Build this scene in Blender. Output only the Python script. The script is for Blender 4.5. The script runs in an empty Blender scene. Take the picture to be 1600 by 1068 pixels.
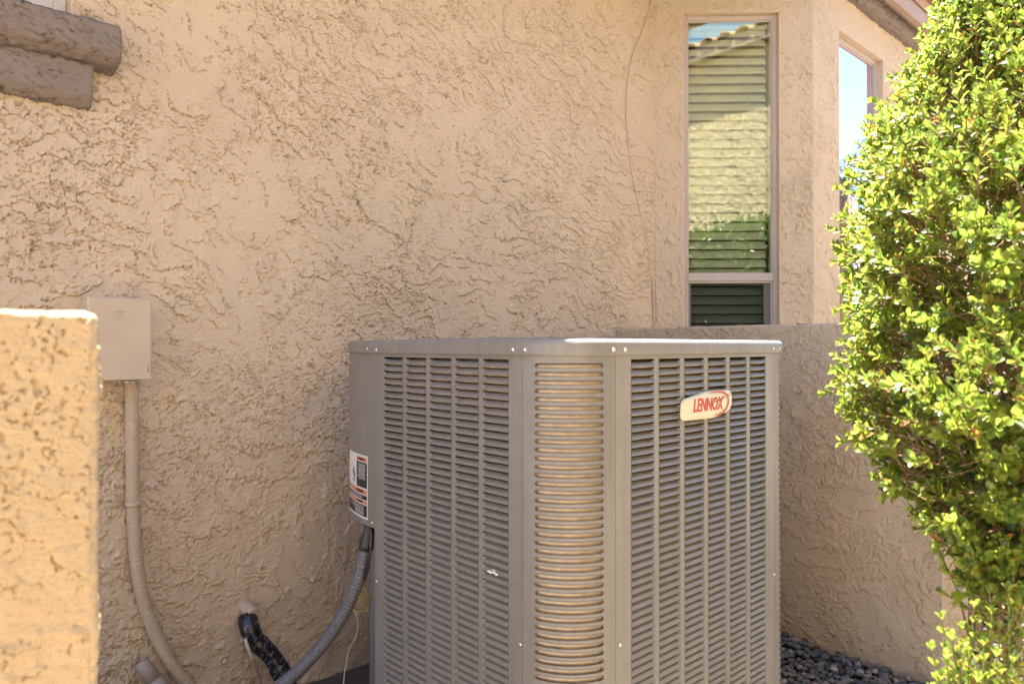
import bpy, math, random
import numpy as np
from mathutils import Vector, Matrix
random.seed(7)
RNG = np.random.default_rng(7)
R = math.radians
scn = bpy.context.scene
COL = scn.collection

# ------------------------------------------------------------------ camera, sky, sun, exposure
F = 1146.0                       # focal length of the photograph in its own pixels (1600 wide)
H0 = 1.03                        # eye height
FWD = Vector((.686, .728, 0)).normalized()
RGT = Vector((.728, -.686, 0)).normalized()
cam_d = bpy.data.cameras.new('camera')
cam = bpy.data.objects.new('camera', cam_d)
COL.objects.link(cam)
cam_d.sensor_width = 36
cam_d.lens = 36 * F / 1600
cam_d.clip_start = .02
cam_d.clip_end = 500
cam.location = (0, 0, H0)
pitch = math.atan(6 / F)
d = FWD * math.cos(pitch) + Vector((0, 0, math.sin(pitch)))
cam.rotation_euler = d.to_track_quat('-Z', 'Y').to_euler()
cam_d.dof.use_dof = True
cam_d.dof.focus_distance = 1.9
cam_d.dof.aperture_fstop = 5.6
scn.camera = cam

SUN_AZ, SUN_EL = 12.0, 78.2      # azimuth measured from +Y towards +X
sdir = Vector((math.sin(R(SUN_AZ)) * math.cos(R(SUN_EL)), math.cos(R(SUN_AZ)) * math.cos(R(SUN_EL)), math.sin(R(SUN_EL))))
world = bpy.data.worlds.new('World')
scn.world = world
world.use_nodes = True
wn = world.node_tree
bg = wn.nodes['Background']
sky = wn.nodes.new('ShaderNodeTexSky')
sky.sky_type = 'NISHITA'
sky.sun_disc = False
sky.sun_elevation = R(SUN_EL)
sky.sun_rotation = R(SUN_AZ)
sky.air_density = 1.0
sky.dust_density = .3
sky.ozone_density = 3.0
wn.links.new(sky.outputs[0], bg.inputs[0])
bg.inputs[1].default_value = .085
sun_d = bpy.data.lights.new('sun', 'SUN')
sun_d.energy = 4.9
sun_d.angle = R(.5)
sun_d.color = (1, .93, .82)
sun = bpy.data.objects.new('sun', sun_d)
sun.rotation_euler = sdir.to_track_quat('Z', 'Y').to_euler()
sun.location = (0, 0, 8)
COL.objects.link(sun)
scn.view_settings.view_transform = 'Standard'
scn.view_settings.look = 'None'
scn.view_settings.gamma = 1
scn.view_settings.use_curve_mapping = False
scn.view_settings.exposure = 2.9
scn.render.engine = 'CYCLES'
scn.cycles.max_bounces = 10
scn.cycles.diffuse_bounces = 6
scn.cycles.transparent_max_bounces = 16

# ------------------------------------------------------------------ helpers
def ray(x, y=540.0):
    r = (x - 800) / F
    v = FWD + RGT * r
    return Vector((v.x, v.y, (540 - y) / F))
def at(x, y, t):                      # the point seen at photo pixel x, y at view depth t
    return Vector((0, 0, H0)) + ray(x, y) * t
def onY(x, y, Y):                     # the point of the plane Y = const
    v = ray(x, y)
    return Vector((0, 0, H0)) + v * (Y / v.y)
def onX(x, y, X):
    v = ray(x, y)
    return Vector((0, 0, H0)) + v * (X / v.x)

def tag(o, label=None, cat=None, group=None, kind=None):
    if label: o['label'] = label
    if cat: o['category'] = cat
    if group: o['group'] = group
    if kind: o['kind'] = kind
    return o
def empty(name, loc, label, cat, group=None, rz=0):
    o = bpy.data.objects.new(name, None)
    o.empty_display_size = .1
    o.location = loc
    o.rotation_euler = (0, 0, rz)
    COL.objects.link(o)
    return tag(o, label, cat, group)
def link(name, me, parent=None, mat=None, smooth=False, keep=True):
    """links a mesh given in world coordinates; parented without moving it"""
    o = bpy.data.objects.new(name, me)
    COL.objects.link(o)
    if mat and not me.materials:
        me.materials.append(mat)
    if smooth:
        me.polygons.foreach_set('use_smooth', [True] * len(me.polygons))
    if parent:
        o.parent = parent
        if keep:
            o.matrix_parent_inverse = wmat(parent).inverted()
    return o
def wmat(o):
    m = Matrix.LocRotScale(o.location, o.rotation_euler, o.scale)
    if o.parent:
        return wmat(o.parent) @ o.matrix_parent_inverse @ m
    return m

class MB:
    def __init__(s):
        s.v, s.f, s.mi = [], [], []
        s.cur = 0
    def add(s, vs, fs):
        n = len(s.v)
        s.v += [tuple(p) for p in vs]
        s.f += [tuple(n + i for i in f) for f in fs]
        s.mi += [s.cur] * len(fs)
        return s
    def box(s, lo, hi, M=None):
        (a, b, c), (d, e, f) = lo, hi
        vs = [(a, b, c), (d, b, c), (d, e, c), (a, e, c), (a, b, f), (d, b, f), (d, e, f), (a, e, f)]
        if M: vs = [M @ Vector(p) for p in vs]
        return s.add(vs, [(0, 3, 2, 1), (4, 5, 6, 7), (0, 1, 5, 4), (1, 2, 6, 5), (2, 3, 7, 6), (3, 0, 4, 7)])
    def bbox(s, lo, hi, r, M=None):
        """box with bevelled edges (chamfer r)"""
        (a, b, c), (d, e, f) = lo, hi
        import itertools
        cx, cy, cz = (a + d) / 2, (b + e) / 2, (c + f) / 2
        hx, hy, hz = (d - a) / 2, (e - b) / 2, (f - c) / 2
        vs, idx = [], {}
        for sx, sy, sz in itertools.product((-1, 1), repeat=3):
            for k in range(3):
                q = [hx - r, hy - r, hz - r]
                q[k] += r
                idx[(sx, sy, sz, k)] = len(vs)
                vs.append((cx + sx * q[0], cy + sy * q[1], cz + sz * q[2]))
        fs = []
        for k in range(3):
            for sg in (-1, 1):
                o1, o2 = (k + 1) % 3, (k + 2) % 3
                loop = []
                for u, w in ((-1, -1), (1, -1), (1, 1), (-1, 1)):
                    t = [0, 0, 0]; t[k] = sg; t[o1] = u; t[o2] = w
                    loop.append(idx[(t[0], t[1], t[2], k)])
                fs.append(tuple(loop if sg > 0 else loop[::-1]))
        for k in range(3):                    # edges along axis k
            o1, o2 = (k + 1) % 3, (k + 2) % 3
            for u in (-1, 1):
                for w in (-1, 1):
                    t0 = [0, 0, 0]; t0[k] = -1; t0[o1] = u; t0[o2] = w
                    t1 = list(t0); t1[k] = 1
                    l = [idx[(*t0, o1)], idx[(*t1, o1)], idx[(*t1, o2)], idx[(*t0, o2)]]
                    fs.append(tuple(l if u * w < 0 else l[::-1]))
        for sx, sy, sz in itertools.product((-1, 1), repeat=3):
            l = [idx[(sx, sy, sz, 0)], idx[(sx, sy, sz, 1)], idx[(sx, sy, sz, 2)]]
            fs.append(tuple(l if sx * sy * sz > 0 else l[::-1]))
        if M: vs = [M @ Vector(p) for p in vs]
        return s.add(vs, fs)
    def tube(s, pts, rad, seg=10, cap=True, closed=False):
        pts = [Vector(p) for p in pts]
        n = len(pts)
        rf = rad if callable(rad) else (lambda i: rad)
        tan = []
        for i in range(n):
            if closed: t = pts[(i + 1) % n] - pts[i - 1]
            else: t = pts[min(i + 1, n - 1)] - pts[max(i - 1, 0)]
            tan.append(t.normalized())
        up = Vector((0, 0, 1)) if abs(tan[0].z) < .9 else Vector((1, 0, 0))
        nr = (up - tan[0] * up.dot(tan[0])).normalized()
        vs = []
        for i in range(n):
            nr = (nr - tan[i] * nr.dot(tan[i])).normalized()
            bi = tan[i].cross(nr)
            rr = rf(i)
            for k in range(seg):
                a = 2 * math.pi * k / seg
                vs.append(pts[i] + (nr * math.cos(a) + bi * math.sin(a)) * rr)
        fs = []
        for i in range(n if closed else n - 1):
            j = (i + 1) % n
            for k in range(seg):
                l = (k + 1) % seg
                fs.append((i * seg + k, i * seg + l, j * seg + l, j * seg + k))
        if cap and not closed:
            fs.append(tuple(range(seg))[::-1])
            fs.append(tuple((n - 1) * seg + k for k in range(seg)))
        return s.add(vs, fs)
    def prism(s, poly, z0, z1, M=None):
        n = len(poly)
        vs = [(p[0], p[1], z0) for p in poly] + [(p[0], p[1], z1) for p in poly]
        if M: vs = [M @ Vector(p) for p in vs]
        fs = [tuple(range(n))[::-1], tuple(range(n, 2 * n))]
        fs += [(i, (i + 1) % n, n + (i + 1) % n, n + i) for i in range(n)]
        return s.add(vs, fs)
    def build(s, name, mats, parent=None, smooth=False):
        me = bpy.data.meshes.new(name)
        me.from_pydata(s.v, [], s.f)
        if not isinstance(mats, (list, tuple)): mats = [mats]
        for m in mats: me.materials.append(m)
        if len(mats) > 1: me.polygons.foreach_set('material_index', s.mi)
        me.update()
        return link(name, me, parent, None, smooth)

def np_mesh(name, V, Fc, mat, parent=None, smooth=True):
    me = bpy.data.meshes.new(name)
    V = np.ascontiguousarray(V, dtype=np.float32); Fc = np.ascontiguousarray(Fc, dtype=np.int32)
    k = Fc.shape[1]
    me.vertices.add(len(V)); me.vertices.foreach_set('co', V.ravel())
    me.loops.add(Fc.size); me.loops.foreach_set('vertex_index', Fc.ravel())
    me.polygons.add(len(Fc))
    me.polygons.foreach_set('loop_start', np.arange(0, Fc.size, k, dtype=np.int32))
    me.polygons.foreach_set('loop_total', np.full(len(Fc), k, dtype=np.int32))
    me.polygons.foreach_set('use_smooth', np.full(len(Fc), smooth))
    me.materials.append(mat)
    me.update(calc_edges=True)
    return link(name, me, parent)

def catmull(pts, step=.01):
    pts = [Vector(p) for p in pts]
    P = [pts[0] * 2 - pts[1]] + pts + [pts[-1] * 2 - pts[-2]]
    out = []
    for i in range(1, len(P) - 2):
        a, b, c, e = P[i - 1:i + 3]
        n = max(2, int((c - b).length / step))
        for k in range(n):
            t = k / n
            out.append(.5 * ((2 * b) + (c - a) * t + (2 * a - 5 * b + 4 * c - e) * t * t + (3 * b - a - 3 * c + e) * t ** 3))
    out.append(pts[-1])
    return out

# ------------------------------------------------------------------ materials
def mat_base(name, col, rough=.8, metal=0, spec=.5):
    m = bpy.data.materials.new(name)
    m.use_nodes = True
    nt = m.node_tree
    b = nt.nodes['Principled BSDF']
    b.inputs['Base Color'].default_value = (*col, 1)
    b.inputs['Roughness'].default_value = rough
    b.inputs['Metallic'].default_value = metal
    b.inputs['Specular IOR Level'].default_value = spec
    return m, nt, b
def coords(nt, scale=(1, 1, 1), kind='Object'):
    tc = nt.nodes.new('ShaderNodeTexCoord')
    mp = nt.nodes.new('ShaderNodeMapping')
    mp.inputs['Scale'].default_value = scale
    nt.links.new(tc.outputs[kind], mp.inputs[0])
    return mp.outputs[0]
def noise(nt, vec, scale, detail=4, rough=.55):
    n = nt.nodes.new('ShaderNodeTexNoise')
    n.inputs['Scale'].default_value = scale
    n.inputs['Detail'].default_value = detail
    n.inputs['Roughness'].default_value = rough
    nt.links.new(vec, n.inputs['Vector'])
    return n.outputs[0]
def ramp(nt, fac, stops):
    r = nt.nodes.new('ShaderNodeValToRGB')
    e = r.color_ramp.elements
    while len(e) < len(stops): e.new(.5)
    for i, (p, c) in enumerate(stops):
        e[i].position = p
        e[i].color = (*c, 1) if len(c) == 3 else c
    nt.links.new(fac, r.inputs[0])
    return r.outputs[0]
def bump(nt, bsdf, hs, dist):
    """hs: list of (socket, weight)"""
    tot = None
    for s_, w in hs:
        m = nt.nodes.new('ShaderNodeMath'); m.operation = 'MULTIPLY'
        nt.links.new(s_, m.inputs[0]); m.inputs[1].default_value = w
        if tot is None: tot = m.outputs[0]
        else:
            a = nt.nodes.new('ShaderNodeMath'); a.operation = 'ADD'
            nt.links.new(tot, a.inputs[0]); nt.links.new(m.outputs[0], a.inputs[1])
            tot = a.outputs[0]
    b = nt.nodes.new('ShaderNodeBump')
    b.inputs['Distance'].default_value = dist
    nt.links.new(tot, b.inputs['Height'])
    nt.links.new(b.outputs[0], bsdf.inputs['Normal'])
def simple(name, c1, c2, scale=6, rough=.6, metal=0, spec=.5, bscale=None, bd=.0005, stretch=(1, 1, 1)):
    m, nt, b = mat_base(name, c1, rough, metal, spec)
    v = coords(nt, stretch)
    nt.links.new(ramp(nt, noise(nt, v, scale, 5), [(.3, c1), (.7, c2)]), b.inputs['Base Color'])
    if bscale:
        bump(nt, b, [(noise(nt, v, bscale, 3), 1)], bd)
    return m

def stucco_mat(name, c1, c2, coarse=False):
    m, nt, b = mat_base(name, c1, .88, 0, .25)
    v = coords(nt)
    base = ramp(nt, noise(nt, v, 2.2, 6, .6), [(.3, c1), (.72, c2)])
    dust = ramp(nt, noise(nt, coords(nt, (1, 1, .6)), 7, 8, .75), [(.30, (.92, .91, .90)), (.5, (1, 1, 1)), (.74, (1.06, 1.04, 1.02))])
    speck = ramp(nt, noise(nt, v, 260, 2, .6), [(.30, (.80, .78, .76)), (.42, (1, 1, 1)), (1, (1, 1, 1))])
    def mul(a, c):
        n_ = nt.nodes.new('ShaderNodeMix'); n_.data_type = 'RGBA'; n_.blend_type = 'MULTIPLY'; n_.inputs[0].default_value = 1
        nt.links.new(a, n_.inputs[6]); nt.links.new(c, n_.inputs[7]); return n_.outputs[2]
    nt.links.new(mul(mul(base, dust), speck), b.inputs['Base Color'])
    fine = noise(nt, v, 420, 3)
    gr = noise(nt, coords(nt, (1, 1, 3.2)), 70, 4, .62)
    hs = [(fine, .55), (gr, .9)]
    if coarse:
        w = nt.nodes.new('ShaderNodeTexVoronoi')
        w.inputs['Scale'].default_value = 16
        w.feature = 'DISTANCE_TO_EDGE'
        nt.links.new(coords(nt, (1, 1, 1.7)), w.inputs['Vector'])
        lr = ramp(nt, w.outputs[0], [(0, (0, 0, 0)), (.08, (1, 1, 1))])
        hs.append((lr, 1.6))
        hs.append((noise(nt, v, 14, 6, .7), 4))
    bump(nt, b, hs, .0028 if not coarse else .004)
    return m
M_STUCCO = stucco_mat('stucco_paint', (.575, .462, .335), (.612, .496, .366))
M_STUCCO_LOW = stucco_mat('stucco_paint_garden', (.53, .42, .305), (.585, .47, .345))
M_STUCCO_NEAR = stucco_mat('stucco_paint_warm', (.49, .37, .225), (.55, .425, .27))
M_STUCCO_FAR = stucco_mat('stucco_neighbour', (.60, .47, .33), (.66, .53, .38), True)
M_TRIM = stucco_mat('trim_stucco', (.215, .178, .155), (.27, .225, .20))
M_FASCIA = simple('fascia_paint', (.33, .235, .19), (.38, .28, .23), 5, .7, bscale=40, bd=.001)
M_TILE = simple('roof_tile_clay', (.50, .33, .22), (.36, .22, .15), 7, .85, bscale=60, bd=.002)
M_VINYL = simple('window_vinyl', (.46, .40, .36), (.50, .44, .40), 9, .5)
M_VINYL_W = simple('window_vinyl_pale', (.62, .60, .57), (.56, .54, .51), 9, .5)
M_BLIND = simple('blind_slat', (.84, .82, .66), (.88, .86, .70), 9, .55)
M_CORD = simple('blind_cord', (.7, .68, .6), (.6, .58, .5), 9, .8)
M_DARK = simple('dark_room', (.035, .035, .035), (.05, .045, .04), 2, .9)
M_ROOM = simple('room_wall', (.30, .27, .22), (.34, .3, .25), 2, .9)
M_SCREEN, _, _ = mat_base('window_screen_frame', (.16, .14, .13), .5)
M_BOX = simple('painted_box', (.50, .40, .298), (.54, .435, .33), 12, .5, bscale=160, bd=.0002)
M_CONDUIT = simple('painted_conduit', (.47, .37, .265), (.42, .33, .24), 10, .55, bscale=90, bd=.0004)
M_PVC = simple('weathered_pvc', (.54, .45, .35), (.46, .36, .27), 20, .5)
M_STUBP = simple('grey_painted_pipe', (.30, .24, .21), (.36, .29, .25), 20, .55)
M_FLEX = simple('grey_flex_conduit', (.10, .10, .11), (.14, .14, .15), 12, .38)
M_WIRE_G = simple('brass_wire', (.42, .30, .12), (.55, .42, .2), 60, .4)
M_WIRE_W = simple('tan_wire', (.50, .42, .32), (.40, .33, .25), 60, .5)
M_WIRE_K = simple('dark_wire', (.03, .025, .025), (.06, .05, .05), 60, .4)
M_WIRE_R = simple('rusty_wire', (.13, .06, .05), (.30, .20, .17), 60, .5)
M_PAD = simple('equipment_pad', (.075, .06, .055), (.11, .09, .08), 14, .9, bscale=120, bd=.001)
M_BRICK = simple('edging_brick', (.26, .11, .08), (.33, .16, .12), 30, .85, bscale=80, bd=.001)
M_BADGE = simple('badge_cream', (.72, .66, .47), (.70, .64, .46), 12, .35)
M_RED, _, _ = mat_base('badge_red', (.55, .035, .02), .4)
M_WHITE, _, _ = mat_base('label_white', (.75, .75, .74), .4)
M_BLACK, _, _ = mat_base('label_black', (.02, .02, .022), .4)
M_ORANGE, _, _ = mat_base('label_orange', (.62, .26, .13), .45)
M_SCREW, _, _ = mat_base('zinc_screw', (.75, .74, .72), .28, .9)

def metal_paint():
    m, nt, b = mat_base('ac_painted_steel', (.2, .185, .17), .42, 0, .5)
    v = coords(nt)
    base = ramp(nt, noise(nt, v, 3, 6, .6), [(.3, (.196, .184, .168)), (.7, (.232, .220, .202))])
    streak = ramp(nt, noise(nt, coords(nt, (1, 1, .06)), 42, 6, .7), [(.36, (.90, .89, .88)), (.55, (1, 1, 1)), (.78, (1.13, 1.10, 1.05))])
    dirt = ramp(nt, noise(nt, v, 26, 8, .8), [(.28, (.84, .82, .79)), (.45, (1, 1, 1)), (.8, (1.07, 1.06, 1.04))])
    def mul(a, c):
        n_ = nt.nodes.new('ShaderNodeMix'); n_.data_type = 'RGBA'; n_.blend_type = 'MULTIPLY'; n_.inputs[0].default_value = 1
        nt.links.new(a, n_.inputs[6]); nt.links.new(c, n_.inputs[7]); return n_.outputs[2]
    nt.links.new(mul(mul(base, streak), dirt), b.inputs['Base Color'])
    nt.links.new(ramp(nt, noise(nt, coords(nt, (1, 1, .2)), 14, 6), [(.3, (.30, .30, .30)), (.75, (.56, .56, .56))]), b.inputs['Roughness'])
    bump(nt, b, [(noise(nt, v, 5, 2), 1), (noise(nt, v, 500, 2), .02)], .002)
    return m
M_AC = metal_paint()
M_COIL = simple('coil_copper', (.78, .62, .44), (.58, .44, .30), 50, .38, .2, bscale=None)
M_FIN = simple('coil_back', (.12, .08, .05), (.2, .13, .08), 60, .8)

def tape_mat():
    m, nt, b = mat_base('black_print_tape', (.012, .012, .016), .3, 0, .6)
    v = coords(nt)
    return m
M_TAPE = tape_mat()
M_TAPEPRINT, _, _ = mat_base('tape_print', (.30, .33, .42), .5)

def glass_mat(name, refl, tint, gt=(.90, .96, .78)):
    m = bpy.data.materials.new(name); m.use_nodes = True
    nt = m.node_tree; nt.nodes.clear()
    out = nt.nodes.new('ShaderNodeOutputMaterial')
    tr = nt.nodes.new('ShaderNodeBsdfTransparent'); tr.inputs[0].default_value = (*tint, 1)
    gl = nt.nodes.new('ShaderNodeBsdfGlossy'); gl.inputs['Roughness'].default_value = .0
    gl.inputs[0].default_value = (*gt, 1)
    lw = nt.nodes.new('ShaderNodeFresnel'); lw.inputs[0].default_value = 1.5
    ad = nt.nodes.new('ShaderNodeMath'); ad.operation = 'ADD'; ad.use_clamp = True
    ad.inputs[1].default_value = refl
    mx = nt.nodes.new('ShaderNodeMixShader')
    nt.links.new(lw.outputs[0], ad.inputs[0]); nt.links.new(ad.outputs[0], mx.inputs[0])
    nt.links.new(tr.outputs[0], mx.inputs[1]); nt.links.new(gl.outputs[0], mx.inputs[2])
    nt.links.new(mx.outputs[0], out.inputs[0])
    return m
M_GLASS = glass_mat('solar_glass', .125, (.97, .99, .93))
M_GLASS_B = glass_mat('solar_glass_blue', .10, (.93, .95, .96), (.80, .74, 1.0))
M_GLASS_S = glass_mat('screened_glass', .0, (.62, .64, .66))

def leaf_mat(name, cols, trans=.42):
    m = bpy.data.materials.new(name); m.use_nodes = True
    nt = m.node_tree; b = nt.nodes['Principled BSDF']; out = nt.nodes['Material Output']
    g = nt.nodes.new('ShaderNodeNewGeometry'); oi = nt.nodes.new('ShaderNodeObjectInfo')
    ad = nt.nodes.new('ShaderNodeMath'); ad.operation = 'ADD'
    fr = nt.nodes.new('ShaderNodeMath'); fr.operation = 'FRACT'
    nt.links.new(g.outputs['Random Per Island'], ad.inputs[0]); nt.links.new(oi.outputs['Random'], ad.inputs[1]); nt.links.new(ad.outputs[0], fr.inputs[0])
    col = ramp(nt, fr.outputs[0], cols)
    nt.links.new(col, b.inputs['Base Color'])
    b.inputs['Roughness'].default_value = .34
    b.inputs['Specular IOR Level'].default_value = .7
    t = nt.nodes.new('ShaderNodeBsdfTranslucent')
    hs = nt.nodes.new('ShaderNodeHueSaturation'); hs.inputs['Value'].default_value = 2.0; hs.inputs['Saturation'].default_value = 1.0
    nt.links.new(col, hs.inputs['Color']); nt.links.new(hs.outputs[0], t.inputs[0])
    mx = nt.nodes.new('ShaderNodeMixShader'); mx.inputs[0].default_value = trans
    nt.links.new(b.outputs[0], mx.inputs[1]); nt.links.new(t.outputs[0], mx.inputs[2])
    nt.links.new(mx.outputs[0], out.inputs[0])
    return m
M_LEAF = leaf_mat('shrub_leaf', [(0, (.08, .13, .03)), (.22, (.13, .19, .028)), (.55, (.21, .27, .035)), (.88, (.29, .32, .05)), (.965, (.31, .28, .06)), (.992, (.32, .15, .04))], .48)
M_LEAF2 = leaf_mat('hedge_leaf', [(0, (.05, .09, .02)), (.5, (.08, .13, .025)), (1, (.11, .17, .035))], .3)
M_TWIG = simple('shrub_twig', (.22, .12, .055), (.30, .18, .085), 30, .8)
M_STEM = simple('green_stem', (.16, .17, .05), (.24, .21, .08), 30, .7)
M_BARK = simple('shrub_bark', (.13, .08, .05), (.22, .145, .09), 40, .9, bscale=90, bd=.002)

def pebble_mat(k=1.0):
    m, nt, b = mat_base('river_pebble', (.05, .05, .055), .72, 0, .35)
    g = nt.nodes.new('ShaderNodeNewGeometry')
    c = ramp(nt, g.outputs['Random Per Island'], [(p_, tuple(v_ * k for v_ in c_)) for p_, c_ in [(0, (.05, .05, .06)), (.3, (.085, .082, .088)), (.55, (.13, .118, .11)), (.75, (.085, .082, .09)), (.9, (.22, .165, .125)), (1, (.30, .28, .26))]])
    nt.links.new(c, b.inputs['Base Color'])
    return m
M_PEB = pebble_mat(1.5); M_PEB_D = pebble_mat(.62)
def ground_mat():
    m, nt, b = mat_base('bare_ground', (.30, .24, .18), .95, 0, .2)
    v = coords(nt)
    c = ramp(nt, noise(nt, v, 60, 6, .7), [(.3, (.24, .20, .16)), (.5, (.35, .295, .235)), (.7, (.43, .37, .30))])
    nt.links.new(c, b.inputs['Base Color'])
    bump(nt, b, [(noise(nt, v, 90, 4, .7), 1)], .01)
    return m
M_GROUND = ground_mat()
M_SOIL = simple('dark_soil', (.035, .03, .028), (.06, .05, .045), 60, .95, bscale=120, bd=.006)

# ------------------------------------------------------------------ value noise on arrays, trowelled relief
def vnoise(x, z, scale, seed):
    x = x / scale + seed * 17.13; z = z / scale + seed * 9.71
    xi = np.floor(x).astype(np.int64); zi = np.floor(z).astype(np.int64)
    fx = x - xi; fz = z - zi
    fx = fx * fx * fx * (fx * (fx * 6 - 15) + 10); fz = fz * fz * fz * (fz * (fz * 6 - 15) + 10)
    def h(a, b):
        n = (a * 374761393 + b * 668265263 + seed * 974634777) & 0xffffffff
        n = ((n ^ (n >> 13)) * 1274126177) & 0xffffffff
        n = n ^ (n >> 16)
        return (n & 0xffff) / 65535.0
    a = h(xi, zi); b = h(xi + 1, zi); c = h(xi, zi + 1); e = h(xi + 1, zi + 1)
    return ((a + (b - a) * fx) * (1 - fz) + (c + (e - c) * fx) * fz) * 2 - 1
def fbm(x, z, scale, seed, oct=4, gain=.5):
    s = 0; a = 1; t = 0
    for i in range(oct):
        s = s + a * vnoise(x, z, scale / 2 ** i, seed + i); t += a; a *= gain
    return s / t
def sstep(a, b, x):
    t = np.clip((x - a) / (b - a), 0, 1)
    return t * t * (3 - 2 * t)
def trowel(x, z, seed, k=1.0, full=False):
    """skip-trowel relief in metres: thin overlapping laps whose lower lip breaks off, pits and drag marks"""
    x = x / k; z = z / k
    wx = .030 * fbm(x, z, .10, seed + 1, 2) + .011 * fbm(x, z, .026, seed + 2, 3, .7)
    wz = .030 * fbm(x, z, .10, seed + 5, 2) + .013 * fbm(x, z, .026, seed + 6, 3, .7)
    wx = wx + .0048 * vnoise(x, z, .0085, seed + 150); wz = wz + .0060 * vnoise(x, z, .0075, seed + 151)
    X = x + wx; Z = z + wz
    Zr = Z + .38 * X + .25 * fbm(x, z, .9, seed + 140, 1)
    big = fbm(x, z, .33, seed + 120, 2)                     # smooth trowelled areas
    brk = fbm(x, z, .022, seed + 130, 2, .6)
    def laps(q, m, hh, dec, gw, gd):
        f = q - np.floor(q)
        lap = hh * np.exp(-f * dec) * m
        gr = gd * sstep(1 - gw, 1 - gw * .45, f) * m
        return lap - gr, lap * np.exp(-f * 9)
    m = sstep(-.13, -.03, fbm(X, Z, .085, seed + 20, 3, .6) + .38 * big + .34 * brk)
    l1, d1 = laps(Zr / .066 + 2.2 * fbm(X, Z, .26, seed + 10, 3), m, .0040, 1.6, .034, .0050)
    m2 = sstep(.01, .09, fbm(X, Z, .06, seed + 40, 3, .6) + .42 * big + .24 * brk)
    l2, d2 = laps(Zr / .027 + 1.9 * fbm(X, Z, .09, seed + 30, 3, .6), m2, .0028, 1.7, .075, .0040)
    m3 = sstep(.12, .21, fbm(X, Z, .07, seed + 60, 3, .6) + .45 * big + .26 * brk)
    l3, d3 = laps(X / .075 + .5 * Z / .075 + 1.7 * fbm(X, Z, .14, seed + 50, 3, .6), m3, .0022, 2.2, .040, .0062)
    hgt = l1 + l2 + l3
    droop = 1.2 * (d1 + d2)
    p = vnoise(x + wx * .8, z + wz * .6, .0047, seed + 70)
    mp = sstep(-.02, .22, fbm(x, z, .10, seed + 75, 3, .6) + .6 * big)
    hgt = hgt - .0058 * sstep(.58, .78, p) * mp
    p = vnoise(x + wx, z + wz, .0085, seed + 78)
    hgt = hgt - .0055 * sstep(.85, .94, p)
    ang = 1.3 * fbm(x, z, .6, seed + 80, 2)
    u = x * np.cos(ang) + z * np.sin(ang); w = -x * np.sin(ang) + z * np.cos(ang)
    hgt = hgt + .0008 * vnoise(u * .12, w, .0075, seed + 90) * sstep(-.1, .3, fbm(x, z, .22, seed + 95, 2))
    hgt = hgt + .0014 * fbm(x, z, .35, seed + 99, 2)
    if full: return hgt * k, droop * k
    return hgt * k

def graded(a, b, da, db):
    """coordinates from a to b with spacing going from da to db"""
    n = max(2, int(round(2 * (b - a) / (da + db))))
    t = np.linspace(0, 1, n + 1)
    w = da + (db - da) * (t[:-1] + t[1:]) / 2
    c = np.concatenate([[0], np.cumsum(w)])
    return a + (b - a) * c / c[-1]
def joinc(*segs):
    out = segs[0]
    for s_ in segs[1:]: out = np.concatenate([out, s_[1:]])
    return out
def stucco(name, O, U, us, zs, N, mat, parent, seed, holes=(), fade=.012, k=1.0, amp=1.0, fade_top=False, edge_round=0):
    """relief sheet: origin O, horizontal unit U, outward normal N, grid us x zs, rectangular holes"""
    u, z = np.meshgrid(us, zs)
    d_, dr = trowel(u, z, seed, k, True)
    d_ = d_ * amp; dr = dr * amp
    e = np.minimum(sstep(0, fade, u - us[0]), sstep(0, fade, us[-1] - u))
    if fade_top: e = e * sstep(0, fade, zs[-1] - z)
    for (a, b, c, f) in holes:
        dx = np.maximum(np.maximum(a - u, u - b), 0); dz = np.maximum(np.maximum(c - z, z - f), 0)
        e = e * sstep(0, fade, np.hypot(dx, dz) + 1e-9)
    d_ = d_ * e; dr = dr * e
    if edge_round:
        r = edge_round
        for dd in (zs[-1] - z,):
            d_ = d_ - np.where(dd < r, r - np.sqrt(np.maximum(r * r - (r - dd) ** 2, 0)), 0)
    V = np.stack([O[0] + U[0] * u + N[0] * d_, O[1] + U[1] * u + N[1] * d_, O[2] + z - dr], -1).reshape(-1, 3)
    nu, nz = len(us), len(zs)
    i = np.arange(nz - 1)[:, None] * nu + np.arange(nu - 1)[None, :]
    ok = np.ones(i.shape, bool)
    cu = (us[:-1] + us[1:]) / 2; cz = (zs[:-1] + zs[1:]) / 2
    for (a, b, c, f) in holes:
        ok &= ~((cu[None, :] > a) & (cu[None, :] < b) & (cz[:, None] > c) & (cz[:, None] < f))
    i = i[ok]
    Fc = np.stack([i, i + 1, i + 1 + nu, i + nu], -1)
    cr = Vector((U[0], U[1], 0)).cross(Vector((0, 0, 1)))
    if cr.dot(Vector((N[0], N[1], 0))) < 0: Fc = Fc[:, ::-1]
    return np_mesh(name, V, Fc, mat, parent)

# ------------------------------------------------------------------ ground
WY = 2.061                        # plane of the main wall
g = MB().add([(-60, -60, -.03), (60, -60, -.03), (60, 60, -.03), (-60, 60, -.03)], [(0, 1, 2, 3)]).build('ground', M_GROUND)
tag(g, kind='structure')
g = MB().box((1.86, -.45, -.028), (6.0, 1.53, -.012)).box((1.86, 1.53, -.028), (2.86, 2.06, -.012)).build('soil_bed', M_SOIL)
tag(g, kind='structure')
g = MB().bbox((-.6, .82, -.028), (1.95, 2.055, .004), .006).build('concrete_pad', M_PAD)
tag(g, kind='structure')

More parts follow.
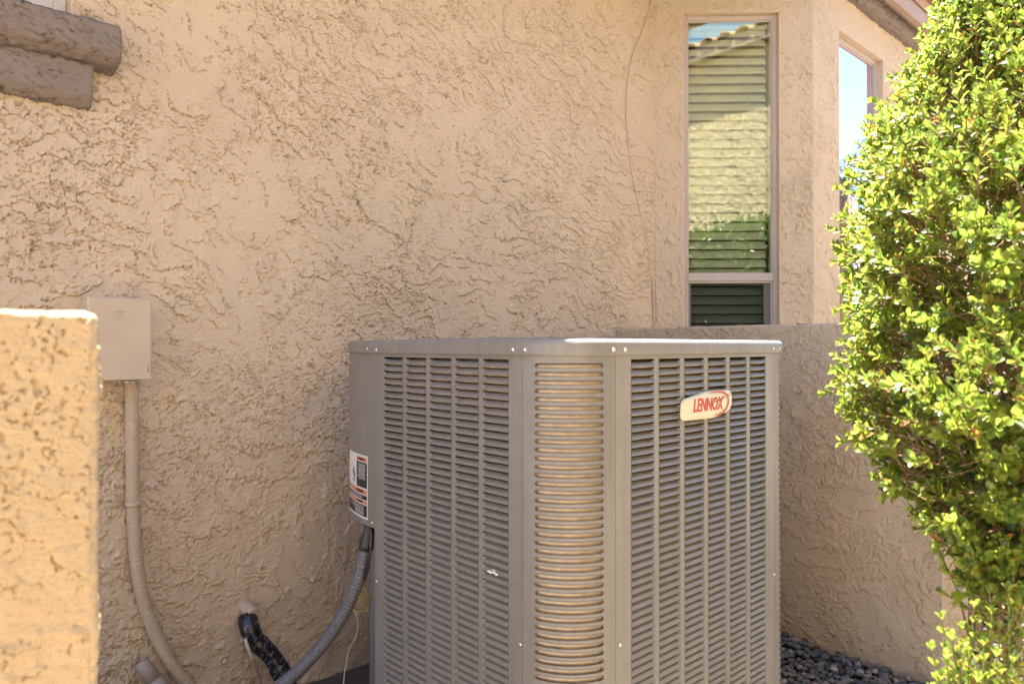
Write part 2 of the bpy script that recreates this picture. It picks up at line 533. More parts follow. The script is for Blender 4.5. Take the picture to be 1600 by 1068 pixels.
def ico(sub):
    import bmesh
    bm = bmesh.new(); bmesh.ops.create_icosphere(bm, subdivisions=sub, radius=1)
    V = np.array([v.co[:] for v in bm.verts]); Fc = np.array([[v.index for v in f.verts] for f in bm.faces]); bm.free()
    return V, Fc
def pebbles(name, pts, sub, smin, smax, mat=None):
    V0, F0 = ico(sub)
    n = len(pts); nv = len(V0)
    jit = 1 + .16 * RNG.standard_normal((n, nv, 1))
    S = RNG.uniform(smin, smax, (n, 1, 1)) * np.stack([RNG.uniform(.8, 1.5, n), RNG.uniform(.7, 1.1, n), RNG.uniform(.45, .75, n)], -1)[:, None, :]
    P = V0[None] * jit * S
    a = RNG.uniform(0, 6.28, n); tl = RNG.normal(0, .35, n)
    ca, sa, ct, st = np.cos(a)[:, None], np.sin(a)[:, None], np.cos(tl)[:, None], np.sin(tl)[:, None]
    x = P[..., 0]; y = P[..., 1]; z = P[..., 2]
    y, z = y * ct - z * st, y * st + z * ct
    x, y = x * ca - y * sa, x * sa + y * ca
    V = np.stack([x, y, z], -1) + pts[:, None, :]
    Fc = F0[None] + (np.arange(n) * nv)[:, None, None]
    return np_mesh(name, V.reshape(-1, 3), Fc.reshape(-1, 3), mat or M_PEB)
def scatter(x0, x1, y0, y1, sp):
    xs, ys = np.meshgrid(np.arange(x0, x1, sp), np.arange(y0, y1, sp))
    p = np.stack([xs.ravel(), ys.ravel()], -1) + RNG.uniform(-.6 * sp, .6 * sp, (xs.size, 2))
    return np.column_stack([p, RNG.uniform(-.012, .008, len(p))])
near = scatter(1.88, 2.62, .3, 2.05, .0185)
far = scatter(2.64, 5.6, -.2, 1.52, .027)
far2 = scatter(1.9, 2.64, -.3, .3, .027)
def in_wall(p):                     # under the garden wall
    t = (2.061 - p[:, 1]) / 1.348
    xf = 2.59 - .135 * t
    return (p[:, 1] > .70) & (p[:, 0] > xf - .004) & (p[:, 0] < xf + .19)
near = near[~in_wall(near)]; far = far[~in_wall(far)]
peb = pebbles('gravel', near, 2, .0068, .0140)
tag(peb, 'dark river pebbles spread between the condenser and the garden wall', 'gravel', kind='stuff')
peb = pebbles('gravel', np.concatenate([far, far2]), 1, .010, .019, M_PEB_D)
tag(peb, 'dark river pebbles spread beyond the end of the garden wall', 'gravel', kind='stuff')

# ------------------------------------------------------------------ the house
house = empty('house', (1.2, 3, 0), 'tan stucco house with trowelled walls, angled bay, brown trim and clay roof tiles', 'house')
# window opening top left, in main wall
W1 = (-.55, .4445, 1.845, 2.75)
# main wall grid, u = X
xs = joinc(np.linspace(-2.0, W1[0], 6), np.linspace(W1[0], .26, 14), graded(.26, W1[1], .0025, .0025), graded(W1[1], 2.864, .0025, .0048))
zs = joinc(graded(0, W1[2], .0025, .0025), graded(W1[2], 2.68, .0025, .0027), np.linspace(2.68, 2.8, 5))
W1 = (W1[0], W1[1], W1[2], 2.68)
stucco('wall', (0, WY, 0), (1, 0), xs, zs, (0, -1), M_STUCCO, house, 47, [W1], k=1.0)
# reveals of that window, and the rest of the house body
mb = MB()
mb.box((W1[0] - .02, WY + .012, W1[2] - .03), (W1[1], WY + .14, W1[2]))
mb.box((W1[1], WY + .012, W1[2] - .03), (W1[1] + .03, WY + .14, W1[3]))
mb.add([(W1[1], WY, W1[2]), (W1[1], WY + .012, W1[2]), (W1[1], WY + .012, W1[3]), (W1[1], WY, W1[3]),
        (W1[0], WY, W1[2]), (W1[0], WY + .012, W1[2])], [(0, 1, 2, 3), (4, 5, 1, 0)])
mb.build('window_reveal', M_STUCCO, house)
# bay
S2 = math.sqrt(.5)
BO = Vector((2.864, WY, 0)); BU = Vector((S2, -S2, 0)); BN = Vector((-S2, -S2, 0)); BL = .747
BE = BO + BU * BL                 # outer bay corner (3.392, 1.533)
W2 = (.144, .587, .72, 2.60)
us = joinc(graded(0, W2[0], .0035, .0035), graded(W2[0], W2[1], .01, .01), graded(W2[1], BL, .0035, .0035))
zs = joinc(np.linspace(0, W2[2], 20), np.linspace(W2[2], 1.0, 20), graded(1.0, W2[3], .0042, .0042), graded(W2[3], 2.70, .004, .004), np.linspace(2.70, 2.8, 5))
stucco('wall', BO, BU, us, zs, BN, M_STUCCO, house, 200, [W2], k=.9)
W3 = (.286, .862, .72, 2.60)
us = joinc(graded(0, W3[0], .004, .004), graded(W3[0], W3[1], .02, .02), graded(W3[1], 1.25, .006, .006), np.linspace(1.25, 4.0, 12))
zs = joinc(np.linspace(0, W3[2], 20), graded(W3[2], 2.60, .0055, .0055), graded(2.60, 2.8, .0055, .0055))
stucco('wall', BE, (1, 0), us, zs, (0, -1), M_STUCCO, house, 300, [W3], k=.9)
mb = MB()
mb.box((-2, WY + .35, 0), (9, 8, 2.8))           # body behind the rooms
mb.box((-2.0, WY + .0, 0), (-1.9, WY + .34, 2.8))
mb.box((7.3, 1.56, 0), (7.38, WY + .34, 2.8))
mb.build('house_body', M_ROOM, house)

def frame_mat(O, U, N):
    """local (u, out, z) -> world"""
    return Matrix(((U[0], N[0], 0, O[0]), (U[1], N[1], 0, O[1]), (0, 0, 1, O[2]), (0, 0, 0, 1)))
def window(O, U, N, W, rail, vin, rec=.035, fw=.021, glass=None):
    glass = glass or M_GLASS
    """vinyl window set back rec from the wall face; W=(u0,u1,z0,z1); rail=(z0,z1) of the meeting rail"""
    M = frame_mat(O, U, N)
    u0, u1, z0, z1 = W
    fr = MB()
    t0, t1 = -rec - .05, -rec
    # reveal (stucco return) is part of the wall
    rv = MB()
    for (a, b, c, e) in ((u0 - .02, u0, z0 - .02, z1 + .02), (u1, u1 + .02, z0 - .02, z1 + .02)):
        rv.box((a, -rec - .055, c), (b, -.0125, e), M)
    rv.box((u0, -rec - .055, z1), (u1, -.0125, z1 + .02), M)
    rv.box((u0, -rec - .055, z0 - .02), (u1, -.0125, z0), M)
    # thin strips from the face to the reveal boxes
    e0 = -.0125
    rv.add([M @ Vector(p) for p in ((u0, 0, z0), (u0, e0, z0), (u0, e0, z1), (u0, 0, z1), (u1, 0, z0), (u1, e0, z0), (u1, e0, z1), (u1, 0, z1))],
           [(0, 1, 2, 3), (4, 7, 6, 5), (3, 2, 6, 7), (0, 4, 5, 1)])
    rv.build('window_reveal', M_STUCCO, house)
    w = MB()
    w.bbox((u0, t0, z0), (u0 + fw, t1, z1), .002, M)
    w.bbox((u1 - fw, t0, z0), (u1, t1, z1), .002, M)
    w.bbox((u0 + fw, t0, z1 - fw), (u1 - fw, t1 - .001, z1), .002, M)
    w.bbox((u0 + fw, t0, z0), (u1 - fw, t1 - .001, z0 + fw), .002, M)
    # inner step bead
    b = .007
    w.box((u0 + fw, t0 + .008, z0 + fw), (u0 + fw + b, t1 - .012, z1 - fw), M)
    w.box((u1 - fw - b, t0 + .008, z0 + fw), (u1 - fw, t1 - .012, z1 - fw), M)
    w.box((u0 + fw + b, t0 + .008, z1 - fw - b), (u1 - fw - b, t1 - .012, z1 - fw), M)
    win = w.build('window', vin, house)
    if rail:
        r = MB()
        r.bbox((u0 + fw, t0 + .004, rail[0]), (u1 - fw, t1 + .003, rail[1]), .002, M)
        r.box((u0 + fw + .001, t0 + .006, rail[0] - .009), (u1 - fw - .001, t1 - .004, rail[0] - .0005), M)
        r.build('rail', vin, win)
        s_ = MB()
        a, b2 = u0 + fw + b, u1 - fw - b
        s_.box((a, t0 + .012, z0 + fw + .0), (a + .012, t1 - .02, rail[0] - .01), M)
        s_.box((b2 - .026, t0 + .012, z0 + fw), (b2, t1 - .02, rail[0] - .01), M)
        s_.box((b2 - .030, t0 + .016, z0 + fw), (b2 - .027, t1 - .016, rail[0] - .01), M)
        s_.box((a + .012, t0 + .012, z0 + fw), (b2 - .03, t1 - .02, z0 + fw + .02), M)
        s_.build('sash_frame', M_SCREEN, win)
        pn = MB().box((u0 + fw + b, t1 - .016, rail[1] - .002), (u1 - fw - b, t1 - .012, z1 - fw - b), M)
        pn.build('pane', glass, win)
        pn = MB().box((a + .012, t0 + .02, z0 + fw + .02), (b2 - .03, t0 + .024, rail[0] - .008), M)
        pn.build('pane', M_GLASS_S, win)
    else:
        MB().box((u0 + fw + b, t0 + .02, z0 + fw), (u1 - fw - b, t0 + .024, z1 - fw - b), M).build('pane', M_GLASS, win)
    return win, M
def blind(M, W, label, off, pitch=.0445, tilt=-56, z_top=None):
    u0, u1, z0, z1 = W
    o = empty('window_blind', M @ Vector(((u0 + u1) / 2, off, z0)), label, 'window blind')
    me = None
    z = z1 - .06
    w, hw = (u1 - u0) / 2 - .036, .024
    ct, st = math.cos(R(tilt)), math.sin(R(tilt))
    prof = []
    for k in range(5):                      # slightly crowned slat
        s_ = -1 + k / 2
        prof.append((s_ * hw, .0022 * (1 - s_ * s_)))
    vs, fs = [], []
    for sx in (-w, w):
        for th in (0, -.0012):
            for (p, q) in prof:
                q2 = q + th
                vs.append((sx, p * ct - q2 * st, p * st + q2 * ct))
    for k in range(4):
        fs += [(k, k + 1, 11 + k, 10 + k), (5 + k, 15 + k, 16 + k, 6 + k)]
    fs += [(0, 10, 15, 5), (4, 9, 19, 14)]
    me = bpy.data.meshes.new('slat'); me.from_pydata(vs, [], fs); me.materials.append(M_BLIND)
    ROT = Matrix(((M[0][0], M[0][1], 0), (M[1][0], M[1][1], 0), (0, 0, 1)))
    while z > z0 + .03:
        s_ = link('slat', me, o)
        s_.matrix_basis = Matrix.Translation(M @ Vector(((u0 + u1) / 2, off, z))) @ ROT.to_4x4()
        z -= pitch
    MB().bbox((u0 + .03, off - .02, z1 - .045), (u1 - .03, off + .02, z1 - .012), .003, M).build('head_rail', M_BLIND, o)
    for fr in (.2, .74):
        u = u0 + .03 + (u1 - u0 - .06) * fr
        for dd in (-.006, .006):
            MB().tube([M @ Vector((u + dd, off + .024, z1 - .03)), M @ Vector((u + dd, off + .024, z0 + .02))], .0009, 5).build('cord', M_CORD, o)
    return o
RAIL = (1.337, 1.376)
win2, M2 = window(BO, BU, BN, W2, RAIL, M_VINYL, rec=.03)
blind(M2, W2, 'pale horizontal blind behind the tall narrow bay window facing the condenser', -.095)
win3, M3 = window(BE, Vector((1, 0, 0)), Vector((0, -1, 0)), W3, RAIL, M_VINYL, rec=.032, glass=M_GLASS_B)
blind(M3, W3, 'pale horizontal blind behind the bay window half hidden by the shrub', -.16)
# rooms
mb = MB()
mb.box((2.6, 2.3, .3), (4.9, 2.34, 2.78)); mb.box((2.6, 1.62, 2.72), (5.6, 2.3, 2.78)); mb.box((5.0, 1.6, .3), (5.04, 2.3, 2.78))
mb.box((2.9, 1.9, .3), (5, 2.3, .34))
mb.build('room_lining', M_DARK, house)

# top-left window
Mw = frame_mat((0, WY, 0), (1, 0), (0, -1))
w = MB()
w.bbox((W1[1] - .028, -.12, W1[2]), (W1[1] - .001, -.035, W1[3]), .002, Mw)
w.bbox((W1[0], -.12, W1[2] + .0), (W1[1] - .028, -.036, W1[2] + .042), .002, Mw)
w.bbox((W1[1] - .05, -.11, W1[2] + .042), (W1[1] - .028, -.055, W1[3]), .002, Mw)
w.bbox((W1[0], -.11, W1[2] + .042), (W1[1] - .05, -.056, W1[2] + .058), .002, Mw)
w1 = w.build('window', M_VINYL_W, house)
MB().box((W1[0], -.09, W1[2] + .058), (W1[1] - .05, -.085, W1[3]), Mw).build('pane', M_GLASS_S, w1)
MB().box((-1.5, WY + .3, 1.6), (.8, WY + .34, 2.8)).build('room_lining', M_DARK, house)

# sill mouldings under it: relief swept profile
def sweep_x(name, prof, x0, x1, mat, parent, seed, step=.006, cap=True, amp=.0022, endround=.006):
    """profile [(y, z)] swept along X with hand-trowelled waviness"""
    P = []
    for i in range(len(prof) - 1):
        a, b = Vector(prof[i]), Vector(prof[i + 1])
        n = max(1, int((b - a).length / .004))
        P += [a + (b - a) * k / n for k in range(n)]
    P.append(Vector(prof[-1]))
    P = np.array([p[:] for p in P])
    n = len(P)
    nrm = np.gradient(P, axis=0); nrm = np.stack([nrm[:, 1], -nrm[:, 0]], -1); nrm /= np.linalg.norm(nrm, axis=1)[:, None] + 1e-9
    xs_ = graded(x0, x1, step, step)
    arc = np.concatenate([[0], np.cumsum(np.linalg.norm(np.diff(P, axis=0), axis=1))])
    u, a = np.meshgrid(xs_, arc)
    d_ = amp * .45 * fbm(u, a, .06, seed, 3, .6) + trowel(u, a, seed + 7, .7) * 1.5
    inset = endround * (1 - np.sqrt(np.clip(1 - np.clip(1 - (x1 - u) / endround, 0, 1) ** 2, 0, 1)))
    d_ = d_ - inset
    Y = P[:, 0][:, None] - nrm[:, 0][:, None] * -d_ ; Z = P[:, 1][:, None] + nrm[:, 1][:, None] * d_
    V = np.stack([u, Y, Z], -1).reshape(-1, 3)
    nu = len(xs_)
    i = (np.arange(n - 1)[:, None] * nu + np.arange(nu - 1)[None, :]).ravel()
    Fc = np.stack([i, i + 1, i + 1 + nu, i + nu], -1)
    last = np.arange(n) * nu + nu - 1
    cen = len(V); V = np.vstack([V, [[x1, P[:, 0].mean(), P[:, 1].mean()]]])
    capf = np.stack([last[:-1], last[1:], np.full(n - 1, cen), np.full(n - 1, cen)], -1)
    me = bpy.data.meshes.new(name)
    me.from_pydata(V.tolist(), [], Fc.tolist() + [tuple(f[:3]) for f in capf.tolist()])
    me.materials.append(mat)
    return link(name, me, parent, None, True)
yb = WY + .006
up = [(yb, 1.838), (yb - .02, 1.836), (yb - .072, 1.818), (yb - .080, 1.812), (yb - .080, 1.756), (yb - .074, 1.743), (yb - .055, 1.728), (yb, 1.716)]
sweep_x('sill_moulding', up, -.9, .542, M_TRIM, house, 401)
lo = [(yb, 1.722), (yb - .040, 1.722), (yb - .043, 1.716), (yb - .043, 1.648), (yb - .036, 1.634), (yb - .022, 1.620), (yb, 1.615)]
sweep_x('sill_moulding', lo, -.9, .488, M_TRIM, house, 431)

# eave: moulding, fascia, soffit, roof with a row of barrel tiles
mo = [(BE.y + .004, 2.775), (BE.y - .028, 2.778), (BE.y - .05, 2.79), (BE.y - .055, 2.805), (BE.y - .055, 2.85), (BE.y + .004, 2.85)]
sweep_x('eave_moulding', mo[::-1], 3.30, 7.0, M_TRIM, house, 451, step=.012)
MB().box((-2.2, 1.44, 2.852), (9, WY + .6, 2.872)).build('soffit', M_FASCIA, house)
fb = MB().bbox((-2.2, 1.40, 2.82), (9, 1.44, 2.955), .004)
fb.build('fascia', M_FASCIA, house)
roof = MB().add([(-2.3, 1.39, 2.958), (9, 1.39, 2.958), (9, 6.5, 4.6), (-2.3, 6.5, 4.6), (-2.3, 1.39, 2.90), (9, 1.39, 2.90)],
                [(0, 1, 2, 3), (4, 5, 1, 0)]).build('roof', M_TILE, house)
def tile_mesh(r=.085, L=.42, th=.012, n=9):
    vs, fs = [], []
    for y in (0, L):
        for rr in (r, r - th):
            for k in range(n):
                a = math.pi * k / (n - 1)
                vs.append((rr * math.cos(a), y, rr * math.sin(a) * .8))
    q = n
    for k in range(n - 1):
        fs += [(k, k + 1, 2 * q + k + 1, 2 * q + k), (q + k + 1, q + k, 3 * q + k, 3 * q + k + 1), (k + 1, k, q + k, q + k + 1)]
    fs += [(0, 2 * q, 3 * q, q), (n - 1, q + n - 1, 3 * q + n - 1, 2 * q + n - 1)]
    me = bpy.data.meshes.new('roof_tile'); me.from_pydata(vs, [], fs); me.materials.append(M_TILE)
    me.polygons.foreach_set('use_smooth', [True] * len(fs))
    return me
TM = tile_mesh()
sl = math.atan2(4.6 - 2.958, 6.5 - 1.39)
for row in range(2):
    x = -2.1
    while x < 6.6:
        o = link('roof_tile', TM, roof)
        y0 = 1.345 + row * .37
        o.matrix_basis = Matrix.Translation((x + random.uniform(-.004, .004), y0, 2.945 + row * .37 * math.tan(sl) + row * .012)) @ Matrix.Rotation(sl + random.uniform(-.01, .01), 4, 'X')
        x += .2

# ------------------------------------------------------------------ neighbour's house behind the camera
NY = -1.75
nh = empty('house', (0, NY - 3, 0), 'sunlit tan stucco house across the side yard, seen only mirrored in the bay window glass', 'house')
us = joinc(np.linspace(-9, -3, 60), graded(-3, 2.2, .016, .016), np.linspace(2.2, 7, 50)); zs = graded(0, 4.0, .016, .016)
stucco('wall', (0, NY, 0), (1, 0), us, zs, (0, 1), M_STUCCO_FAR, nh, 600, k=1.5, amp=.75)
MB().box((-9, NY - 6, 0), (7, NY - .02, 4.0)).build('house_body', M_STUCCO_FAR, nh)
EY, EZ = NY + .10, 4.12
MB().box((-9.3, NY - .3, 4.01), (7.3, EY, 4.04)).build('soffit', M_FASCIA, nh)
MB().bbox((-9.3, EY, 3.99), (7.3, EY + .03, EZ), .004).build('fascia', M_FASCIA, nh)
nr = MB().add([(-9.3, EY + .04, EZ), (7.3, EY + .04, EZ), (7.3, NY - 4, 5.7), (-9.3, NY - 4, 5.7)], [(0, 3, 2, 1)]).build('roof', M_TILE, nh)
x = -6.5
while x < 3.5:
    o = link('roof_tile', TM, nr)
    o.matrix_basis = Matrix.Translation((x, EY + .045, EZ - .01)) @ Matrix.Rotation(math.pi, 4, 'Z') @ Matrix.Rotation(.28, 4, 'X')
    x += .2

# ------------------------------------------------------------------ garden wall to the right of the condenser
ga, gb = Vector((2.59, WY + .03, 0)), Vector((2.455, .713, 0))
GU = (gb - ga).normalized(); GL = (gb - ga).length; GN = Vector((GU.y, -GU.x, 0))
if GN.x > 0: GN = -GN
GTOP = 1.107
gw = empty('garden_wall', (ga + gb) / 2 - GN * .09, 'low tan stucco garden wall running out from the house to the right of the condenser', 'wall')
GT = .175
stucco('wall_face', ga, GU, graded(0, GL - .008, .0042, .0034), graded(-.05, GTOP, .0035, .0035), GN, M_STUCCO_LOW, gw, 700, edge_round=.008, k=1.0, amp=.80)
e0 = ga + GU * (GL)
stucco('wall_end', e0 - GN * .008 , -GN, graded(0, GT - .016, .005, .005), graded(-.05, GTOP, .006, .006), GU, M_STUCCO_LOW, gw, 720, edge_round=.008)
mb = MB()
def quad(mb, pts): mb.add(pts, [tuple(range(len(pts)))])
a0 = ga - GN * .008; a1 = ga - GN * (GT - .008); b0 = a0 + GU * (GL - .008); b1 = a1 + GU * (GL - .008)
Z = Vector((0, 0, 1))
nseg = 90
vs = []; fs = []
for i in range(nseg + 1):
    for j in range(9):
        p = a0 + (b0 - a0) * (i / nseg) - GN * ((GT - .016) * j / 8)
        wob = 0 if j in (0, 8) else .0016 * (vnoise(np.array(p.x * 1.0), np.array(p.y), .02, 5) + vnoise(np.array(p.x), np.array(p.y), .05, 8))
        vs.append(p + Z * (GTOP + float(wob)))
for i in range(nseg):
    for j in range(8):
        q = i * 9 + j
        fs.append((q, q + 9, q + 10, q + 1))
mb.add(vs, fs)
mb.add([a1 - GN * .008, b1 - GN * .008, b1 - GN * .008 + Z * GTOP, a1 - GN * .008 + Z * GTOP], [(0, 1, 2, 3)])
# chamfer strips closing end corners
mb.add([b0 + GN * .008, b0 + GU * .008, b0 + GU * .008 + Z * (GTOP - .008), b0 + GN * .008 + Z * (GTOP - .008), b0 + Z * GTOP], [(0, 1, 2, 3), (3, 2, 4)])
mb.add([b1 - GN * .008, b1 + GU * .008, b1 + GU * .008 + Z * (GTOP - .008), b1 - GN * .008 + Z * GTOP, b1 + Z * GTOP], [(0, 1, 2), (0, 2, 4, 3)])
mb.build('wall_top', M_STUCCO_LOW, gw)

# ------------------------------------------------------------------ near wall at the left edge
ZN = .72
nw0 = at(157, 540, ZN); nw0.z = 0
NTOP = H0 + 52 * ZN / F
WX, WYY = Vector((1, 0, 0)), Vector((0, 1, 0))
NT_ = .16
nw = empty('garden_wall', nw0 - WX * .3 + WYY * .08, 'near sunlit-topped stucco wall end cut by the left edge, out of focus', 'wall')
NW = 1.1
rr = .008
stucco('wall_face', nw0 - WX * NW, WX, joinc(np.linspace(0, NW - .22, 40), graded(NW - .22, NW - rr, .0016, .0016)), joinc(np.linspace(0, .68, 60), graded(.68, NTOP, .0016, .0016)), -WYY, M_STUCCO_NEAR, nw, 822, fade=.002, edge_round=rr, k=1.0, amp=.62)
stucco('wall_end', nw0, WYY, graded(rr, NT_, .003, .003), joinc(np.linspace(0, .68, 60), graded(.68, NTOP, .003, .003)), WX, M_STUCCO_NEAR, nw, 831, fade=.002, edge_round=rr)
vs, fs = [], []
zz = np.concatenate([np.linspace(0, .68, 20), np.linspace(.682, NTOP, 220)])
for z in zz:
    lump = .0015 * float(vnoise(np.array(z), np.array(1.), .007, 3)) + .0020 * float(vnoise(np.array(z), np.array(3.), .022, 9))
    sh = 1 if z < NTOP - rr else math.sqrt(max(0, 1 - ((z - NTOP + rr) / rr) ** 2))
    cx = nw0 - WX * rr + WYY * rr
    for k in range(6):
        a = math.pi / 2 * k / 5
        vs.append(cx + (-WYY * math.cos(a) + WX * math.sin(a)) * (rr * sh + (lump if k not in (0, 5) else 0)) + Z * float(z))
n = 6
for i in range(len(zz) - 1):
    for k in range(n - 1):
        q = i * n + k
        fs.append((q, q + 1, q + n + 1, q + n))
MB().add(vs, fs).build('wall_arris', M_STUCCO_NEAR, nw, True)
ug = np.linspace(0, NW - rr, 420); vg = np.linspace(rr, NT_, 60)
uu, vv = np.meshgrid(ug, vg)
px_ = nw0.x - NW + uu; py_ = nw0.y + vv
wob = .0035 * fbm(px_, py_, .025, 44, 3) + .0006
wob[:, 0] = 0; wob[:, -1] = 0; wob[0] *= .4; wob[-1] = 0
V_ = np.stack([px_, py_, NTOP + wob], -1).reshape(-1, 3)
ii = (np.arange(59)[:, None] * 420 + np.arange(419)[None]).ravel()
np_mesh('wall_top', V_, np.stack([ii, ii + 1, ii + 421, ii + 420], -1), M_STUCCO_NEAR, nw)
q0 = nw0 - WX * NW + WYY * NT_; q1 = nw0 + WYY * NT_
MB().add([q0, q1, q1 + Z * NTOP, q0 + Z * NTOP], [(1, 0, 3, 2)]).build('wall_back', M_STUCCO_NEAR, nw)

# ------------------------------------------------------------------ the condenser
AX, AY = .983, .888                       # left face plane X, right face plane Y
CR = .127
ZB, ZT = .012, 1.012                      # body bottom and the lower edge of the rim
PITCH = .0159
ac = empty('air_conditioner', (1.42, 1.35, .004), 'large grey-brown louvered outdoor air conditioner condenser with a cream LENNOX badge', 'air conditioner')
def arc(cx, cy, r, a0, a1, n):
    return [((cx + r * math.cos(R(a0 + (a1 - a0) * i / n)), cy + r * math.sin(R(a0 + (a1 - a0) * i / n))),
             (math.cos(R(a0 + (a1 - a0) * i / n)), math.sin(R(a0 + (a1 - a0) * i / n)))) for i in range(n + 1)]
near_arc = arc(1.110, 1.015, CR, 270, 180, 24)                # right face -> left face
ctrl_arc = arc(1.423, 1.529, .44, 180, 148, 12) + arc(1.135, 1.709, .10, 148, 90, 10)[1:]
br_arc = arc(1.739, 1.682, CR, 90, 0, 12)
fr_arc = arc(1.739, 1.015, CR, 0, -90, 24)
OUT = near_arc + ctrl_arc + br_arc + fr_arc                   # closed outline, clockwise
def offset(pts, d_):
    return [Vector((p[0] + n_[0] * d_, p[1] + n_[1] * d_)) for p, n_ in pts]
def loft(mb, rings, closed=True):
    """rings: list of lists of 3D points, same length"""
    n = len(rings[0]); vs = [p for r_ in rings for p in r_]; fs = []
    for i in range(len(rings) - 1):
        for k in range(n if closed else n - 1):
            l = (k + 1) % n
            fs.append((i * n + k, i * n + l, (i + 1) * n + l, (i + 1) * n + k))
    mb.add(vs, fs)
# rim / top cover
def ring(d_, z): return [(p.x, p.y, z) for p in offset(OUT, d_)]
mb = MB()
prof = [(.0005, ZT + .001), (.006, ZT), (.0065, ZT + .002), (.0065, ZT + .0215), (.0055, ZT + .0255), (.003, ZT + .029), (-.001, ZT + .0308), (-.006, ZT + .0315), (-.03, ZT + .032), (-.055, ZT + .0325)]
loft(mb, [ring(a, b) for a, b in prof])
cx, cy = 1.425, 1.345
last = ring(-.055, ZT + .0325)
ang = [math.atan2(p[1] - cy, p[0] - cx) for p in last]
c1 = [(cx + .355 * math.cos(a), cy + .355 * math.sin(a), ZT + .0345) for a in ang]
c2 = [(cx + .345 * math.cos(a), cy + .345 * math.sin(a), ZT + .037) for a in ang]
c3 = [(cx + .335 * math.cos(a), cy + .335 * math.sin(a), ZT + .036) for a in ang]
c4 = [(cx + .330 * math.cos(a), cy + .330 * math.sin(a), ZT - .06) for a in ang]
loft(mb, [last, c1, c2, c3, c4])
mb.build('top_cover', M_AC, ac, True)
mb = MB()
for k in range(12):                      # fan guard rings
    r_ = .05 + k * .0245
    mb.tube([(cx + r_ * math.cos(a * math.tau / 48), cy + r_ * math.sin(a * math.tau / 48), ZT + .034 - .005 * (r_ / .33) ** 2) for a in range(48)], .0019, 5, closed=True)
for k in range(8):
    a = math.tau * k / 8
    mb.tube([(cx, cy, ZT + .036), (cx + .332 * math.cos(a), cy + .332 * math.sin(a), ZT + .030)], .003, 5)
mb.build('fan_guard', M_WIRE_K, ac)
mb = MB()
for k in range(3):
    a0 = math.tau * k / 3
    vs = []
    for r_ in (.06, .18, .30):
        for s_ in (-.32, 0, .32):
            a = a0 + s_ * (1 + .3 * r_)
            vs.append((cx + r_ * math.cos(a), cy + r_ * math.sin(a), ZT - .05 + s_ * .08))
    mb.add(vs, [(0, 3, 4, 1), (1, 4, 5, 2), (3, 6, 7, 4), (4, 7, 8, 5)])
mb.tube([(cx, cy, ZT - .14), (cx, cy, ZT - .02)], .06, 20)
mb.build('fan', M_WIRE_K, ac)

# louvered panels -------------------------------------------------
TOPZ = 1.0035
NROW = 61
def louver_panel(name, O, U, N, L, cols, mat):
    """O corner on face plane, U along, N outwards; cols=[(u0,u1)] openings"""
    M = frame_mat(O, U, N)
    mb = MB()
    th = .0012
    zb = TOPZ - NROW * PITCH - .0
    edges = [0] + [c for ab in cols for c in ab] + [L]
    for i in range(0, len(edges), 2):               # stiles
        mb.box((edges[i], -th, zb), (edges[i + 1], 0, TOPZ), M)
    mb.box((0, -th, TOPZ), (L, 0, ZT + .004), M)
    mb.box((0, -th, ZB), (L, 0, zb), M)
    # flanges folded in at both ends
    mb.box((0.0004, -.02, ZB), (.0016, -th, ZT), M)
    mb.box((L - .0016, -.02, ZB), (L - .0004, -th, ZT), M)
    return mb.build(name, mat, ac), M
def slat_mesh(w):
    """one stamped louver: lower lip flush with the sheet, upper edge set back"""
    e = .0035
    P = [(-.0060, .0), (-.0085, .0095), (.0, .0030), (.0018, .0)]   # not used directly
    # cross-section points (out, z): lip bottom, lip front, slope, top inner
    sec = [(.0000, .0002), (.0016, .0004), (.0016, .0016), (-.0022, .0070), (-.0088, .0108)]
    vs, fs = [], []
    for k, (o, z) in enumerate(sec):
        ins = 0 if k < 3 else (.0015 if k == 3 else e)
        vs += [(ins, o, z), (w - ins, o, z)]
    for k in range(len(sec) - 1):
        fs.append((2 * k, 2 * k + 1, 2 * k + 3, 2 * k + 2))
    # underside
    n = len(vs)
    for (o, z) in ((-.0010, .0000), (-.0034, .0064), (-.0095, .0108)):
        vs += [(.001, o, z), (w - .001, o, z)]
    fs += [(n + 1, n, n + 2, n + 3), (n + 3, n + 2, n + 4, n + 5)]
    # cheeks closing the ends to the sheet
    vs += [(0, -.0012, .0118), (w, -.0012, .0118)]
    c = len(vs) - 2
    fs += [(0, 2, 4, 6), (6, 8, c), (4, 6, c), (1, 7, 5, 3), (7, c + 1, 9), (5, c + 1, 7)]
    me = bpy.data.meshes.new('louver_slat'); me.from_pydata(vs, [], fs); me.materials.append(M_AC)
    return me
Y1, Y0 = 1.489, 1.053                            # left face: u runs from far (Y 1.529) to near
LO = Vector((AX, 1.529, 0)); LU = Vector((0, -1, 0)); LN = Vector((-1, 0, 0)); LL = 1.529 - 1.015
lcols = [(.040 + i * (.0765 + .0134), .040 + i * (.0765 + .0134) + .0765) for i in range(5)]
left_panel, ML = louver_panel('louvered_panel', LO, LU, LN, LL, lcols, M_AC)
RO = Vector((1.110, AY, 0)); RU = Vector((1, 0, 0)); RN = Vector((0, -1, 0)); RL = .629
rcols = [(.048 + i * (.0765 + .0158), .048 + i * (.0765 + .0158) + .0765) for i in range(6)]
right_panel, MR = louver_panel('louvered_panel', RO, RU, RN, RL, rcols, M_AC)
SM = slat_mesh(.0765)
cells = []
